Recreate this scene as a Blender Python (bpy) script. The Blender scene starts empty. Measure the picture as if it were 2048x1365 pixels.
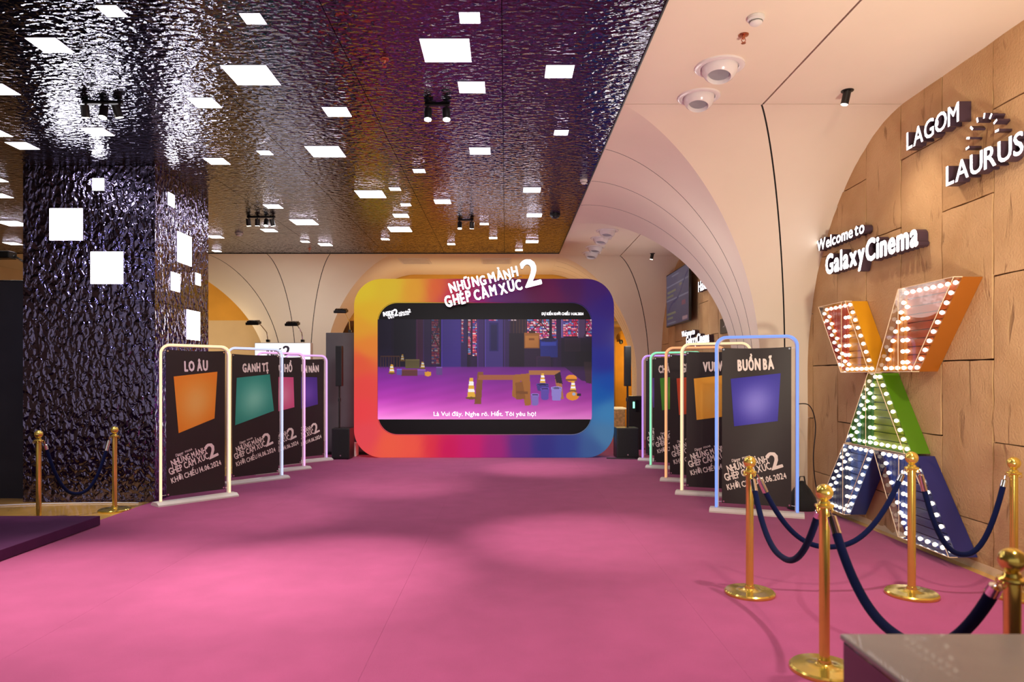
import bpy, bmesh, math, random
import numpy as np
from mathutils import Vector, Matrix

random.seed(7); rng = np.random.default_rng(7)
S = bpy.context.scene
COL = S.collection
CH = 1.55            # camera height
FPX = 1365.3         # focal length in pixels of the 2048 wide frame
CEIL = 4.17          # ceiling height
WX = 3.81            # right wall
XE = 1.126           # right edge of the dark rippled ceiling
YE = 14.43           # far edge of the dark rippled ceiling

# ------------------------------------------------------------------ camera, world, exposure
cam = bpy.data.cameras.new('camera'); cam_o = bpy.data.objects.new('camera', cam); COL.objects.link(cam_o)
cam_o.location = (0, 0, CH); cam_o.rotation_euler = (math.pi / 2, 0, 0)
cam.lens = 24; cam.sensor_width = 36; cam.shift_x = 12 / 2048; cam.shift_y = 72.5 / 2048
cam.clip_start = .05; cam.clip_end = 100
cam.dof.use_dof = True; cam.dof.focus_distance = 9.0; cam.dof.aperture_fstop = 2.4
S.camera = cam_o
S.view_settings.view_transform = 'Standard'; S.view_settings.look = 'None'
S.view_settings.gamma = 1; S.view_settings.use_curve_mapping = False
S.view_settings.exposure = 0.0
S.cycles.use_denoising = True
S.cycles.max_bounces = 8; S.cycles.diffuse_bounces = 4; S.cycles.glossy_bounces = 4
S.cycles.transparent_max_bounces = 12; S.cycles.sample_clamp_indirect = 6
world = bpy.data.worlds.new('world'); S.world = world; world.use_nodes = True
world.node_tree.nodes['Background'].inputs[0].default_value = (.92, .84, .80, 1)
world.node_tree.nodes['Background'].inputs[1].default_value = .62


def lin(r, g, b):
    f = lambda c: c / 12.92 if c <= .04045 else ((c + .055) / 1.055) ** 2.4
    return (f(r / 255), f(g / 255), f(b / 255))


def lamp(kind, loc, target, power, color=(1, 1, 1), size=.2, size_y=None, angle=60, blend=.6):
    l = bpy.data.lights.new(kind.lower() + '_lamp', kind); l.energy = power; l.color = color
    if kind == 'AREA':
        l.size = size
        if size_y:
            l.shape = 'RECTANGLE'; l.size_y = size_y
    else:
        l.shadow_soft_size = size
    if kind == 'SPOT':
        l.spot_size = math.radians(angle); l.spot_blend = blend
    o = bpy.data.objects.new(kind.lower() + '_lamp', l); COL.objects.link(o); o.location = loc
    if target is not None:
        o.rotation_euler = (Vector(target) - Vector(loc)).to_track_quat('-Z', 'Y').to_euler()
    return o


WARM = (1, .82, .62); WHITE = (1, .95, .93)
# pools of light on the carpet from the ceiling spotlights; spots over the near box and golden floor are added
for (x, y, tx, ty, p, a) in [(-2.2, 6.3, -2.9, 7.7, 420, 40), (-4.2, 5.6, -3.3, 5.1, 900, 50), (-1.0, 6.5, -1.46, 5.5, 850, 40), (-.7, 6.6, .74, 6.55, 720, 38),
                            (-.7, 7.5, -1.6, 9.9, 520, 36), (-4.0, 11.2, -1.8, 8.6, 200, 40), (-.6, 11.3, .69, 11.5, 420, 36),
                            (-3.0, 3.0, -2.8, 3.9, 700, 66), (-.6, 2.6, -.2, 3.6, 760, 72), (2.6, 4.0, 2.4, 4.3, 380, 58), (2.3, 1.8, 2.2, 1.7, 240, 60), (-5.1, 6.3, -5.0, 7.9, 330, 34)]:
    lamp('SPOT', (x, y, 4.0), (tx, ty, 0), p, (1, .93, .76), .06, angle=a, blend=1)
# wall washers beside the stone wall and added fixtureless fill for the vaulted pillars
lamp('SPOT', (3.12, 6.24, 3.93), (3.5, 5.9, .6), 60, WARM, .05, angle=120, blend=1)
lamp('SPOT', (2.0, 2.2, 4.0), (3.8, 5.4, 1.6), 300, WARM, .1, angle=100, blend=1)
lamp('SPOT', (2.4, 2.2, .9), (2.6, 6.8, 4.1), 560, (1, .88, .70), .3, angle=120, blend=1)  # added uplight that brightens the plaster, no fixture here
lamp('SPOT', (3.1, 14.3, 3.95), (3.75, 13.5, 1.6), 80, WARM, .05, angle=120, blend=1)
lamp('POINT', (2.3, 13.0, 2.3), None, 34, (1, .95, .9), .3)  # added fill for the far bay, no fixture
lamp('POINT', (1.9, 8.6, 2.6), None, 16, (1, .9, .84), .3)
# the warm room behind the arches and an unseen strip added behind the big screen for the fascia
lamp('AREA', (-.6, 15.6, 2.6), (-.6, 17.6, 3.6), 34, (1, .78, .46), 4.0, .3)
lamp('AREA', (-.4, 18.9, 2.85), (-.4, 18.9, 0), 90, (1, .7, .34), 6.5, 1.0)
lamp('AREA', (-7.5, 15.8, 2.2), (-7.5, 17.6, 3.4), 26, (1, .75, .42), 2.5, .3)
lamp('POINT', (3.45, 19.2, 2.2), None, 45, (1, .66, .2), .1)
lamp('AREA', (-4.6, 14.6, 2.4), (-4.9, 16.6, 3.2), 12, (1, .95, .92), 2.2, .2)  # white area lamp aimed at the flared back column
lamp('SPOT', (-3.6, 4.9, 4.0), (-5.2, 8.2, 1.6), 160, (.66, .5, 1), .22, angle=50, blend=.8)  # violet spot added for sparkle on the rippled column
lamp('SPOT', (-6.0, 4.6, 4.0), (-5.6, 8.4, 1.8), 130, (.55, .55, 1), .22, angle=50, blend=.8)  # bluish spot added beside it, same purpose
lamp('AREA', (-.4, 8.9, 3.6), (-.4, 13.0, 1.0), 40, (1, .97, .95), 3.2, .15).data.spread = math.radians(70)  # fill added in front of the screen surround, no fixture

# ------------------------------------------------------------------ materials
MATS = {}


def mat(name, color=(.5, .5, .5), rough=.5, metal=0.0, emit=None, strength=1.0, noise=0.0, nscale=8.0, bump=0.0, bscale=30.0,
        coat=0.0, sheen=0.0, spec=.5, stretch=(1, 1, 1)):
    if name in MATS:
        return MATS[name]
    m = bpy.data.materials.new(name); m.use_nodes = True
    nt = m.node_tree; b = nt.nodes['Principled BSDF']
    b.inputs['Base Color'].default_value = (*color, 1); b.inputs['Roughness'].default_value = rough
    b.inputs['Metallic'].default_value = metal; b.inputs['Coat Weight'].default_value = coat
    b.inputs['Sheen Weight'].default_value = sheen; b.inputs['Specular IOR Level'].default_value = spec
    if emit is not None:
        b.inputs['Emission Color'].default_value = (*emit, 1); b.inputs['Emission Strength'].default_value = strength
    if noise or bump:
        tc = nt.nodes.new('ShaderNodeTexCoord'); mp = nt.nodes.new('ShaderNodeMapping'); mp.inputs['Scale'].default_value = stretch
        nt.links.new(tc.outputs['Object'], mp.inputs[0])
    if noise:
        n = nt.nodes.new('ShaderNodeTexNoise'); n.inputs['Scale'].default_value = nscale; n.inputs['Detail'].default_value = 5
        nt.links.new(mp.outputs[0], n.inputs['Vector'])
        r = nt.nodes.new('ShaderNodeValToRGB')
        r.color_ramp.elements[0].position = .3; r.color_ramp.elements[1].position = .7
        r.color_ramp.elements[0].color = (*[max(0, c * (1 - noise)) for c in color], 1)
        r.color_ramp.elements[1].color = (*[min(1, c * (1 + noise)) for c in color], 1)
        nt.links.new(n.outputs['Fac'], r.inputs[0]); nt.links.new(r.outputs[0], b.inputs['Base Color'])
    if bump:
        n2 = nt.nodes.new('ShaderNodeTexNoise'); n2.inputs['Scale'].default_value = bscale; n2.inputs['Detail'].default_value = 3
        nt.links.new(mp.outputs[0], n2.inputs['Vector'])
        bp = nt.nodes.new('ShaderNodeBump'); bp.inputs['Strength'].default_value = 1; bp.inputs['Distance'].default_value = bump
        nt.links.new(n2.outputs['Fac'], bp.inputs['Height']); nt.links.new(bp.outputs[0], b.inputs['Normal'])
    MATS[name] = m
    return m


def print_mat(name, emit=0.0, rough=.6):
    """flat print or lit screen whose colours are stored per point"""
    m = bpy.data.materials.new(name); m.use_nodes = True
    nt = m.node_tree; b = nt.nodes['Principled BSDF']; a = nt.nodes.new('ShaderNodeAttribute'); a.attribute_name = 'print'
    b.inputs['Roughness'].default_value = rough
    if emit:
        b.inputs['Base Color'].default_value = (.01, .01, .01, 1); b.inputs['Specular IOR Level'].default_value = .1
        nt.links.new(a.outputs['Color'], b.inputs['Emission Color']); b.inputs['Emission Strength'].default_value = emit
    else:
        nt.links.new(a.outputs['Color'], b.inputs['Base Color'])
    return m


def ripple_mat(name, color, rough, scale, height, stretch, warp):
    """polished sheet metal stamped with a water ripple"""
    m = bpy.data.materials.new(name); m.use_nodes = True
    nt = m.node_tree; b = nt.nodes['Principled BSDF']
    b.inputs['Base Color'].default_value = (*color, 1); b.inputs['Metallic'].default_value = 1; b.inputs['Roughness'].default_value = rough
    tc = nt.nodes.new('ShaderNodeTexCoord'); mp = nt.nodes.new('ShaderNodeMapping'); mp.inputs['Scale'].default_value = stretch
    mp.inputs['Rotation'].default_value = (0, 0, math.radians(12))
    n = nt.nodes.new('ShaderNodeTexNoise'); n.inputs['Scale'].default_value = scale; n.inputs['Detail'].default_value = 1.7
    n.inputs['Roughness'].default_value = .4; n.inputs['Distortion'].default_value = warp
    bp = nt.nodes.new('ShaderNodeBump'); bp.inputs['Strength'].default_value = 1; bp.inputs['Distance'].default_value = height
    nt.links.new(tc.outputs['Object'], mp.inputs[0]); nt.links.new(mp.outputs[0], n.inputs['Vector'])
    nt.links.new(n.outputs['Fac'], bp.inputs['Height']); nt.links.new(bp.outputs[0], b.inputs['Normal'])
    return m


def stone_mat():
    m = bpy.data.materials.new('rough_sandstone'); m.use_nodes = True
    nt = m.node_tree; L = nt.links.new; b = nt.nodes['Principled BSDF']; b.inputs['Roughness'].default_value = .85
    b.inputs['Specular IOR Level'].default_value = .2
    tc = nt.nodes.new('ShaderNodeTexCoord')
    oi = nt.nodes.new('ShaderNodeObjectInfo'); mu = nt.nodes.new('ShaderNodeMath'); mu.operation = 'MULTIPLY'; mu.inputs[1].default_value = 60
    L(oi.outputs['Random'], mu.inputs[0]); va = nt.nodes.new('ShaderNodeVectorMath'); va.operation = 'ADD'
    L(tc.outputs['Object'], va.inputs[0]); L(mu.outputs[0], va.inputs[1])
    n1 = nt.nodes.new('ShaderNodeTexNoise'); n1.inputs['Scale'].default_value = 1.6; n1.inputs['Detail'].default_value = 6
    L(va.outputs[0], n1.inputs['Vector'])
    r1 = nt.nodes.new('ShaderNodeValToRGB'); e = r1.color_ramp.elements
    e[0].position = .32; e[0].color = (*lin(184, 146, 102), 1); e[1].position = .7; e[1].color = (*lin(208, 172, 128), 1)
    L(n1.outputs['Fac'], r1.inputs[0])
    mp = nt.nodes.new('ShaderNodeMapping'); mp.inputs['Scale'].default_value = (5, 5, 1.1); L(va.outputs[0], mp.inputs[0])
    n2 = nt.nodes.new('ShaderNodeTexNoise'); n2.inputs['Scale'].default_value = 1.5; n2.inputs['Detail'].default_value = 7
    n2.inputs['Distortion'].default_value = .8; L(mp.outputs[0], n2.inputs['Vector'])
    r2 = nt.nodes.new('ShaderNodeValToRGB'); e = r2.color_ramp.elements
    e[0].position = .28; e[0].color = (.62, .58, .55, 1); e[1].position = .37; e[1].color = (1, 1, 1, 1)
    L(n2.outputs['Fac'], r2.inputs[0])
    mx = nt.nodes.new('ShaderNodeMixRGB'); mx.blend_type = 'MULTIPLY'; mx.inputs[0].default_value = 1
    L(r1.outputs[0], mx.inputs[1]); L(r2.outputs[0], mx.inputs[2]); L(mx.outputs[0], b.inputs['Base Color'])
    n3 = nt.nodes.new('ShaderNodeTexNoise'); n3.inputs['Scale'].default_value = 55; n3.inputs['Detail'].default_value = 4
    L(va.outputs[0], n3.inputs['Vector'])
    b1 = nt.nodes.new('ShaderNodeBump'); b1.inputs['Distance'].default_value = .006; L(n3.outputs['Fac'], b1.inputs['Height'])
    b2 = nt.nodes.new('ShaderNodeBump'); b2.inputs['Distance'].default_value = .02; L(r2.outputs[0], b2.inputs['Height'])
    L(b1.outputs[0], b2.inputs['Normal']); L(b2.outputs[0], b.inputs['Normal'])
    return m


def acrylic_mat():
    m = bpy.data.materials.new('clear_acrylic'); m.use_nodes = True
    nt = m.node_tree; nt.nodes.remove(nt.nodes['Principled BSDF']); out = nt.nodes['Material Output']
    t = nt.nodes.new('ShaderNodeBsdfTransparent'); g = nt.nodes.new('ShaderNodeBsdfGlossy'); g.inputs['Roughness'].default_value = .03
    mx = nt.nodes.new('ShaderNodeMixShader'); fr = nt.nodes.new('ShaderNodeFresnel'); fr.inputs['IOR'].default_value = 1.49; nt.links.new(fr.outputs[0], mx.inputs[0])
    nt.links.new(t.outputs[0], mx.inputs[1]); nt.links.new(g.outputs[0], mx.inputs[2]); nt.links.new(mx.outputs[0], out.inputs[0])
    return m


CREAM = mat('cream_plaster', lin(241, 229, 209), .55, noise=.02, nscale=1.5)
DARKGAP = mat('black_joint', (.008, .007, .007), .9)
RIPPLE = ripple_mat('rippled_dark_steel', (.13, .125, .175), .055, 19, .0125, (.75, 1.25, 1), .35)
RIPPLE_COL = ripple_mat('rippled_dark_steel_cladding', (.16, .138, .25), .07, 13, .026, (1.2, 1.2, .8), .5)
STONE = stone_mat()
CARPET = mat('magenta_carpet', lin(164, 72, 120), .95, noise=.06, nscale=3.5, bump=.003, bscale=220, spec=.1, sheen=.15)
BRASS = mat('polished_brass', (.76, .56, .12), .16, .82, noise=.06, nscale=5)
NAVY = mat('navy_velvet', lin(6, 15, 54), .9, spec=.1, sheen=.04, bump=.001, bscale=300)
BLACK = mat('black_plastic', (.012, .012, .013), .42, noise=.15, nscale=40)
BLACKMETAL = mat('black_metal', (.014, .013, .013), .35, .3, noise=.1)
BLACKCLOTH = mat('black_cloth', (.014, .013, .013), .9, noise=.25, nscale=3, bump=.002, bscale=160, sheen=.1)
WHITEPLASTIC = mat('white_plastic', lin(226, 224, 222), .4, noise=.02)
WHITEMETAL = mat('white_painted_metal', lin(222, 214, 208), .35, noise=.03)
STEEL = mat('brushed_steel', (.6, .6, .6), .25, 1.0, noise=.05)
CHROME = mat('chrome', (.8, .8, .8), .08, 1.0, noise=.02)
PANELGLOW = mat('white_light_panel', (.9, .9, .9), .5, emit=(1, .97, 1), strength=19)
LETTERGLOW = mat('white_letter_face', (.9, .9, .9), .5, emit=(1, .95, 1), strength=2.4)
LETTERSIDE = mat('dark_letter_side', lin(70, 52, 66), .4, noise=.1)
LENSGLOW = mat('lamp_lens', (.9, .9, .9), .5, emit=(1, .9, .75), strength=18)
BULBGLOW = mat('bulb_glass', (.9, .85, .75), .3, emit=(1, .90, .72), strength=2.4)
INK = mat('printed_white_ink', lin(250, 240, 230), .6, noise=.03)
BANNER = mat('black_banner_vinyl', lin(40, 32, 31), .48, noise=.10, nscale=2.5)
ACRYLIC = acrylic_mat()
ACRYLICEDGE = mat('acrylic_edge', lin(250, 226, 190), .2, noise=.03)


# ------------------------------------------------------------------ helpers
def children(o):
    return [c for c in bpy.data.objects if c.parent == o]


def tag(o, label=None, cat=None, group=None, kind=None):
    if label: o['label'] = label
    if cat: o['category'] = cat
    if group: o['group'] = group
    if kind: o['kind'] = kind
    return o


def thing(name, loc=(0, 0, 0), rz=0.0, label=None, cat=None, group=None, kind=None):
    o = bpy.data.objects.new(name, None); COL.objects.link(o); o.location = loc; o.rotation_euler = (0, 0, rz)
    o.empty_display_size = .1
    return tag(o, label, cat, group, kind)


def mesh(name, V, F, mats, smooth=False, midx=None):
    me = bpy.data.meshes.new(name)
    me.from_pydata([tuple(map(float, v)) for v in V], [], [tuple(map(int, f)) for f in F])
    for m in (mats if isinstance(mats, (list, tuple)) else [mats]):
        me.materials.append(m)
    if midx is not None:
        me.polygons.foreach_set('material_index', midx)
    if smooth:
        me.polygons.foreach_set('use_smooth', [True] * len(me.polygons))
    me.update()
    return me


def link(name, me, parent=None, loc=None, rot=None):
    o = bpy.data.objects.new(name, me); COL.objects.link(o)
    if parent is not None: o.parent = parent
    if loc is not None: o.location = loc
    if rot is not None: o.rotation_euler = rot
    return o


class MB:
    """collects shapes that belong to ONE mesh"""
    def __init__(self): self.V = []; self.F = []

    def add(self, V, F):
        n = len(self.V); self.V += [tuple(v) for v in V]; self.F += [tuple(i + n for i in f) for f in F]; return self

    def box(self, x0, x1, y0, y1, z0, z1, c=0.0):
        if c <= 0:
            V = [(x, y, z) for z in (z0, z1) for y in (y0, y1) for x in (x0, x1)]
            F = [(0, 2, 3, 1), (4, 5, 7, 6), (0, 1, 5, 4), (2, 6, 7, 3), (0, 4, 6, 2), (1, 3, 7, 5)]
            return self.add(V, F)
        bm = bmesh.new(); bmesh.ops.create_cube(bm, size=1)
        for v in bm.verts:
            v.co = Vector(((x0 + x1) / 2 + v.co.x * (x1 - x0), (y0 + y1) / 2 + v.co.y * (y1 - y0), (z0 + z1) / 2 + v.co.z * (z1 - z0)))
        bmesh.ops.bevel(bm, geom=list(bm.edges), offset=c, segments=2, affect='EDGES', profile=.5)
        bm.verts.index_update()
        V = [v.co[:] for v in bm.verts]; F = [[v.index for v in f.verts] for f in bm.faces]; bm.free()
        return self.add(V, F)

    def lathe(self, prof, n=24, axis='z', at=(0, 0, 0)):
        V = []; F = []
        for (r, h) in prof:
            for k in range(n):
                a = 2 * math.pi * k / n
                p = (r * math.cos(a), r * math.sin(a), h)
                if axis == 'y': p = (p[0], p[2], p[1])
                if axis == 'x': p = (p[2], p[0], p[1])
                V.append((p[0] + at[0], p[1] + at[1], p[2] + at[2]))
        for i in range(len(prof) - 1):
            for k in range(n):
                a, b2 = i * n + k, i * n + (k + 1) % n
                q = (a, b2, b2 + n, a + n)
                F.append(q if axis != 'y' else q[::-1])
        F.append(tuple(range(n))[::-1] if axis != 'y' else tuple(range(n)))
        m = (len(prof) - 1) * n; F.append(tuple(range(m, m + n)) if axis != 'y' else tuple(range(m, m + n))[::-1])
        return self.add(V, F)

    def tube(self, pts, r, n=8, cap=True):
        pts = [Vector(p) for p in pts]; V = []; F = []; ref = None
        for i, p in enumerate(pts):
            t = (pts[min(i + 1, len(pts) - 1)] - pts[max(i - 1, 0)]).normalized()
            if ref is None:
                ref = t.orthogonal().normalized()
            ref = (ref - t * ref.dot(t)).normalized(); bi = t.cross(ref)
            rr = r[i] if isinstance(r, (list, tuple)) else r
            for k in range(n):
                a = 2 * math.pi * k / n
                V.append(p + ref * (rr * math.cos(a)) + bi * (rr * math.sin(a)))
        for i in range(len(pts) - 1):
            for k in range(n):
                a, b2 = i * n + k, i * n + (k + 1) % n
                F.append((a, b2, b2 + n, a + n))
        if cap:
            F.append(tuple(range(n))[::-1]); m = (len(pts) - 1) * n; F.append(tuple(range(m, m + n)))
        return self.add(V, F)

    def prism(self, poly, y0, y1):
        """polygon in (x, z) pulled from y0 to y1"""
        n = len(poly); V = [(x, y0, z) for x, z in poly] + [(x, y1, z) for x, z in poly]
        F = [tuple(range(n)), tuple(range(n, 2 * n))[::-1]] + [(k, k + n, (k + 1) % n + n, (k + 1) % n) for k in range(n)]
        return self.add(V, F)

    def obj(self, name, m, parent=None, loc=None, rot=None, smooth=False, **kw):
        o = link(name, mesh(name, self.V, self.F, m, False), parent, loc, rot)
        bm = bmesh.new(); bm.from_mesh(o.data); bmesh.ops.recalc_face_normals(bm, faces=bm.faces); bm.to_mesh(o.data); bm.free()
        if smooth:
            o.data.polygons.foreach_set('use_smooth', [True] * len(o.data.polygons))
            o.data.set_sharp_from_angle(angle=math.radians(40))
        return tag(o, **kw)


def grid_mesh(name, nu, nv, fn, m, smooth=True, colors=None):
    """fn(u, v) -> point for u, v in 0..1; colors: array (nv+1, nu+1, 3) linear"""
    V = [fn(i / nu, j / nv) for j in range(nv + 1) for i in range(nu + 1)]
    F = [(j * (nu + 1) + i, j * (nu + 1) + i + 1, (j + 1) * (nu + 1) + i + 1, (j + 1) * (nu + 1) + i) for j in range(nv) for i in range(nu)]
    me = mesh(name, V, F, m, smooth)
    if colors is not None:
        paint(me, np.asarray(colors).reshape(-1, 3))
    return me


def paint(me, c):
    a = me.color_attributes.new('print', 'FLOAT_COLOR', 'POINT')
    a.data.foreach_set('color', np.concatenate([c, np.ones((len(c), 1))], 1).astype(np.float32).ravel())


def slin(a):
    a = np.asarray(a, float) / 255
    return np.where(a <= .04045, a / 12.92, ((a + .055) / 1.055) ** 2.4)


_G = {}


def glyphs(body, bold=.0, depth=0.0, res=3, shear=0.0):
    """letter shapes of the built-in font as (vertices, faces); capitals are .73 high"""
    k = (body, bold, depth, res, shear)
    if k not in _G:
        c = bpy.data.curves.new('t', 'FONT'); c.body = body; c.resolution_u = res; c.extrude = depth; c.shear = shear
        o = bpy.data.objects.new('t', c); COL.objects.link(o)
        dg = bpy.context.evaluated_depsgraph_get(); dg.update()
        me = bpy.data.meshes.new_from_object(o.evaluated_get(dg))
        V = np.array([v.co[:] for v in me.vertices]).reshape(-1, 3); F = [tuple(p.vertices) for p in me.polygons]
        bpy.data.objects.remove(o); bpy.data.curves.remove(c); bpy.data.meshes.remove(me)
        if bold:
            n = len(V); sh = [(0, 0, 0)] + [(bold * 1.5 * math.cos(.23 + .898 * q), bold * math.sin(.23 + .898 * q), .00012 * (q + 1)) for q in range(7)]
            V = np.concatenate([V + t for t in sh]); F = [tuple(i + q * n for i in f) for q in range(8) for f in F]
        _G[k] = (V, F)
    return _G[k]


CAP = .73


def text_part(name, body, parent, m, origin, ux, uz, cap, width=None, bold=.03, depth=0.0, shear=0.0, **kw):
    """flat lettering: origin = start of the baseline, ux / uz = directions of reading and of up, cap = letter height, width = total"""
    V, F = glyphs(body, bold, 0, 2, shear)
    ux, uz, origin = Vector(ux).normalized(), Vector(uz).normalized(), Vector(origin)
    x0, x1 = V[:, 0].min(), V[:, 0].max(); sz = cap / CAP; sx = (width / (x1 - x0)) if width else sz
    W = [origin + ux * ((v[0] - x0) * sx) + uz * (v[1] * sz) + ux.cross(uz) * v[2] for v in V]
    o = link(name, mesh(name, W, F, m), parent)
    return tag(o, **kw)


def letter_row(body, parent, origin, ux, uz, cap, width, depth, bold=.03, face=None, side=None, jitter=None, gap=.08, space=.28, xs=None):
    """separate solid letters, each a part; the face side shines, the returns are dark"""
    ux, uz, origin = Vector(ux).normalized(), Vector(uz).normalized(), Vector(origin); nz = ux.cross(uz)
    items = []; cur = 0
    for ch in body:
        if ch == ' ':
            cur += space; continue
        V, F = glyphs(ch, bold, .1, 3); x0, x1 = V[:, 0].min(), V[:, 0].max()
        items.append((ch, cur - x0)); cur += x1 - x0 + gap
    sx = width / (cur - gap); sz = cap / CAP
    for i, (ch, dx) in enumerate(items):
        V, F = glyphs(ch, bold, .1, 3); cx = (V[:, 0].min() + V[:, 0].max()) / 2 + dx
        jz, jr, js = jitter[i % len(jitter)] if jitter else (0, 0, 1)
        W = []
        for v in V:
            a = (v[0] + dx - cx) * sx * js; b2 = v[1] * sz * js
            ca, sa = math.cos(jr), math.sin(jr)
            a, b2 = a * ca - b2 * sa, a * sa + b2 * ca
            W.append(origin + ux * (a + cx * sx) + uz * (b2 + jz) + nz * (v[2] / .1 * depth / 2 + depth / 2))
        me = mesh('letter', W, F, [face or LETTERGLOW, side or LETTERSIDE])
        nw = Vector(nz)
        me.polygons.foreach_set('material_index', [0 if p.normal.dot(nw) > .8 else 1 for p in me.polygons])
        link('letter', me, parent)


ORD = ['first', 'second', 'third', 'fourth', 'fifth', 'sixth', 'seventh', 'eighth', 'ninth', 'tenth', 'eleventh', 'twelfth', 'thirteenth',
       'fourteenth', 'fifteenth', 'sixteenth', 'seventeenth', 'eighteenth', 'nineteenth', 'twentieth']

# ------------------------------------------------------------------ floor, carpet
o = MB().box(-12, 7.5, -4.5, 21, -.12, 0).obj('floor', mat('honey_marble', lin(222, 172, 88), .16, noise=.25, nscale=1.6, coat=.4), kind='structure')
cp = thing('carpet', (0, 0, 0), 0, 'magenta carpet covering the floor from the platform to the stone wall', 'carpet')
edges = [-4.38, -2.75, -.75, 1.25, 3.70]
for a, b in zip(edges[:-1], edges[1:]):
    MB().box(a + .0005, b - .0005, -4.4, 17.2, .0005, .008).obj('carpet_strip', CARPET, cp)

# ------------------------------------------------------------------ dark rippled ceiling in sheets
ceil = MB().box(-12, XE - .004, -4.5, YE - .004, CEIL + .02, CEIL + .12).obj('ceiling', mat('black_ceiling_void', (.01, .01, .01), .8, noise=.1), kind='structure')
xs = [-12, -10.13, -8.88, -7.62, -6.36, -5.10, -3.83, -2.56, -1.30, -.03, XE]
ys = [-4.5, -1.06, 1.42, 3.9, 6.38, 8.86, 10.28, 12.4, YE]
for a, b in zip(xs[:-1], xs[1:]):
    for c, d in zip(ys[:-1], ys[1:]):
        MB().box(a + .003, b - .003, c + .003, d - .003, CEIL, CEIL + .015).obj('ceiling_sheet', RIPPLE, ceil)

# plain plaster ceiling: two bands beside the stone wall with a black groove between them
GX = 2.466
pc = MB().box(XE, 7.5, -4.5, 21, CEIL + .03, CEIL + .13).obj('ceiling_plaster', DARKGAP, kind='structure')
MB().box(XE, GX - .009, -4.5, 17.5, CEIL + .002, CEIL + .03).obj('ceiling_band', CREAM, pc)
MB().box(GX + .009, WX + .3, -4.5, 17.5, CEIL + .002, CEIL + .03).obj('ceiling_band', CREAM, pc)
MB().box(-12, XE - .002, YE, 17.5, CEIL + .002, CEIL + .03).obj('ceiling_band', CREAM, pc)
MB().box(XE - .012, XE, -4.5, YE, CEIL - .012, CEIL + .03).obj('trim_1', mat('black_edge_trim', (.02, .018, .018), .4, noise=.1), kind='structure')
MB().box(-12, XE, YE - .012, YE, CEIL - .012, CEIL + .03).obj('trim_2', MATS['black_edge_trim'], kind='structure')


ZT = CEIL - .0005


def flare(z):
    t = min(max((z - 1.6) / (ZT - 1.6), 0), 1)
    return 1 - (1 - t * t) ** .58


ZL = [.009, .6, 1.2, 1.6] + [1.6 + (ZT - 1.6) * math.sqrt(max(0, 1 - (1 - (k / 52) ** 1.7) ** (1 / .58))) for k in range(1, 53)]


def vault_face(parent, name, fa, fb, fractions, gap=.006, back=.015, mats=None):
    """fa(z), fb(z): the two edge curves of a flared face; the face is split into plaster panels with black grooves"""
    fr = fractions
    for a, b in zip(fr[:-1], fr[1:]):
        V = []; F = []
        nu = 4
        for z in ZL:
            A, B = Vector(fa(z)), Vector(fb(z)); L = (B - A).length
            g0 = gap / L if a > 0 else 0; g1 = gap / L if b < 1 else 0
            for k in range(nu + 1):
                t = (a + g0) + (b - g1 - a - g0) * k / nu
                V.append(A.lerp(B, t))
        for i in range(len(ZL) - 1):
            for k in range(nu):
                p = i * (nu + 1) + k; F.append((p, p + 1, p + nu + 2, p + nu + 1))
        link(name, mesh(name, V, F, CREAM, True), parent)


def wall_pillar(yc, back_cut=None):
    """flared pillar standing out from the stone wall; its section grows into the ceiling"""
    U = lambda z: .512 + 2.05 * flare(z); W = lambda z: WX - (.604 + 2.08 * flare(z))
    yb = (lambda z: back_cut) if back_cut else (lambda z: yc + U(z))
    e = .014
    V = []; F = []
    for z in ZL:
        x = W(z) + e; V += [(x, yc - U(z) + e, z), (WX + .1, yc - U(z) + e, z), (WX + .1, yb(z) - e, z), (x, yb(z) - e, z)]
    for i in range(len(ZL) - 1):
        for k in range(4):
            p = i * 4; F.append((p + k, p + (k + 1) % 4, p + 4 + (k + 1) % 4, p + 4 + k))
    core = link('flared_pillar', mesh('flared_pillar', V, F, DARKGAP, True)); tag(core, kind='structure')
    vault_face(core, 'plaster_panel', lambda z: (W(z), yc - U(z), z), lambda z: (W(z), yb(z), z), [0, .25, .5, .75, 1])
    vault_face(core, 'plaster_panel', lambda z: (W(z), yc - U(z), z), lambda z: (WX + .02, yc - U(z), z), [0, .49, 1], gap=.009)
    if not back_cut:
        vault_face(core, 'plaster_panel', lambda z: (W(z), yb(z), z), lambda z: (WX + .02, yb(z), z), [0, .49, 1], gap=.009)
    return core


wall_pillar(9.11)
wall_pillar(17.27, 17.40)

# flared column of the back row, broad face to the camera
XC = -5.07
hw = lambda z: .69 + 2.05 * flare(z); yf = lambda z: 16.48 - 2.06 * flare(z)
V = []; F = []
for z in ZL:
    V += [(XC - hw(z) + .014, yf(z) + .014, z), (XC + hw(z) - .014, yf(z) + .014, z), (XC + hw(z) - .014, 17.4, z), (XC - hw(z) + .014, 17.4, z)]
for i in range(len(ZL) - 1):
    for k in range(4):
        p = i * 4; F.append((p + k, p + (k + 1) % 4, p + 4 + (k + 1) % 4, p + 4 + k))
core = link('flared_pillar', mesh('flared_pillar', V, F, DARKGAP, True)); tag(core, kind='structure')
vault_face(core, 'plaster_panel', lambda z: (XC - hw(z), yf(z), z), lambda z: (XC + hw(z), yf(z), z), [0, .26, .5, .75, 1], gap=.008)
vault_face(core, 'plaster_panel', lambda z: (XC + hw(z), yf(z), z), lambda z: (XC + hw(z), 17.4, z), [0, 1])
vault_face(core, 'plaster_panel', lambda z: (XC - hw(z), yf(z), z), lambda z: (XC - hw(z), 17.4, z), [0, 1])

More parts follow.
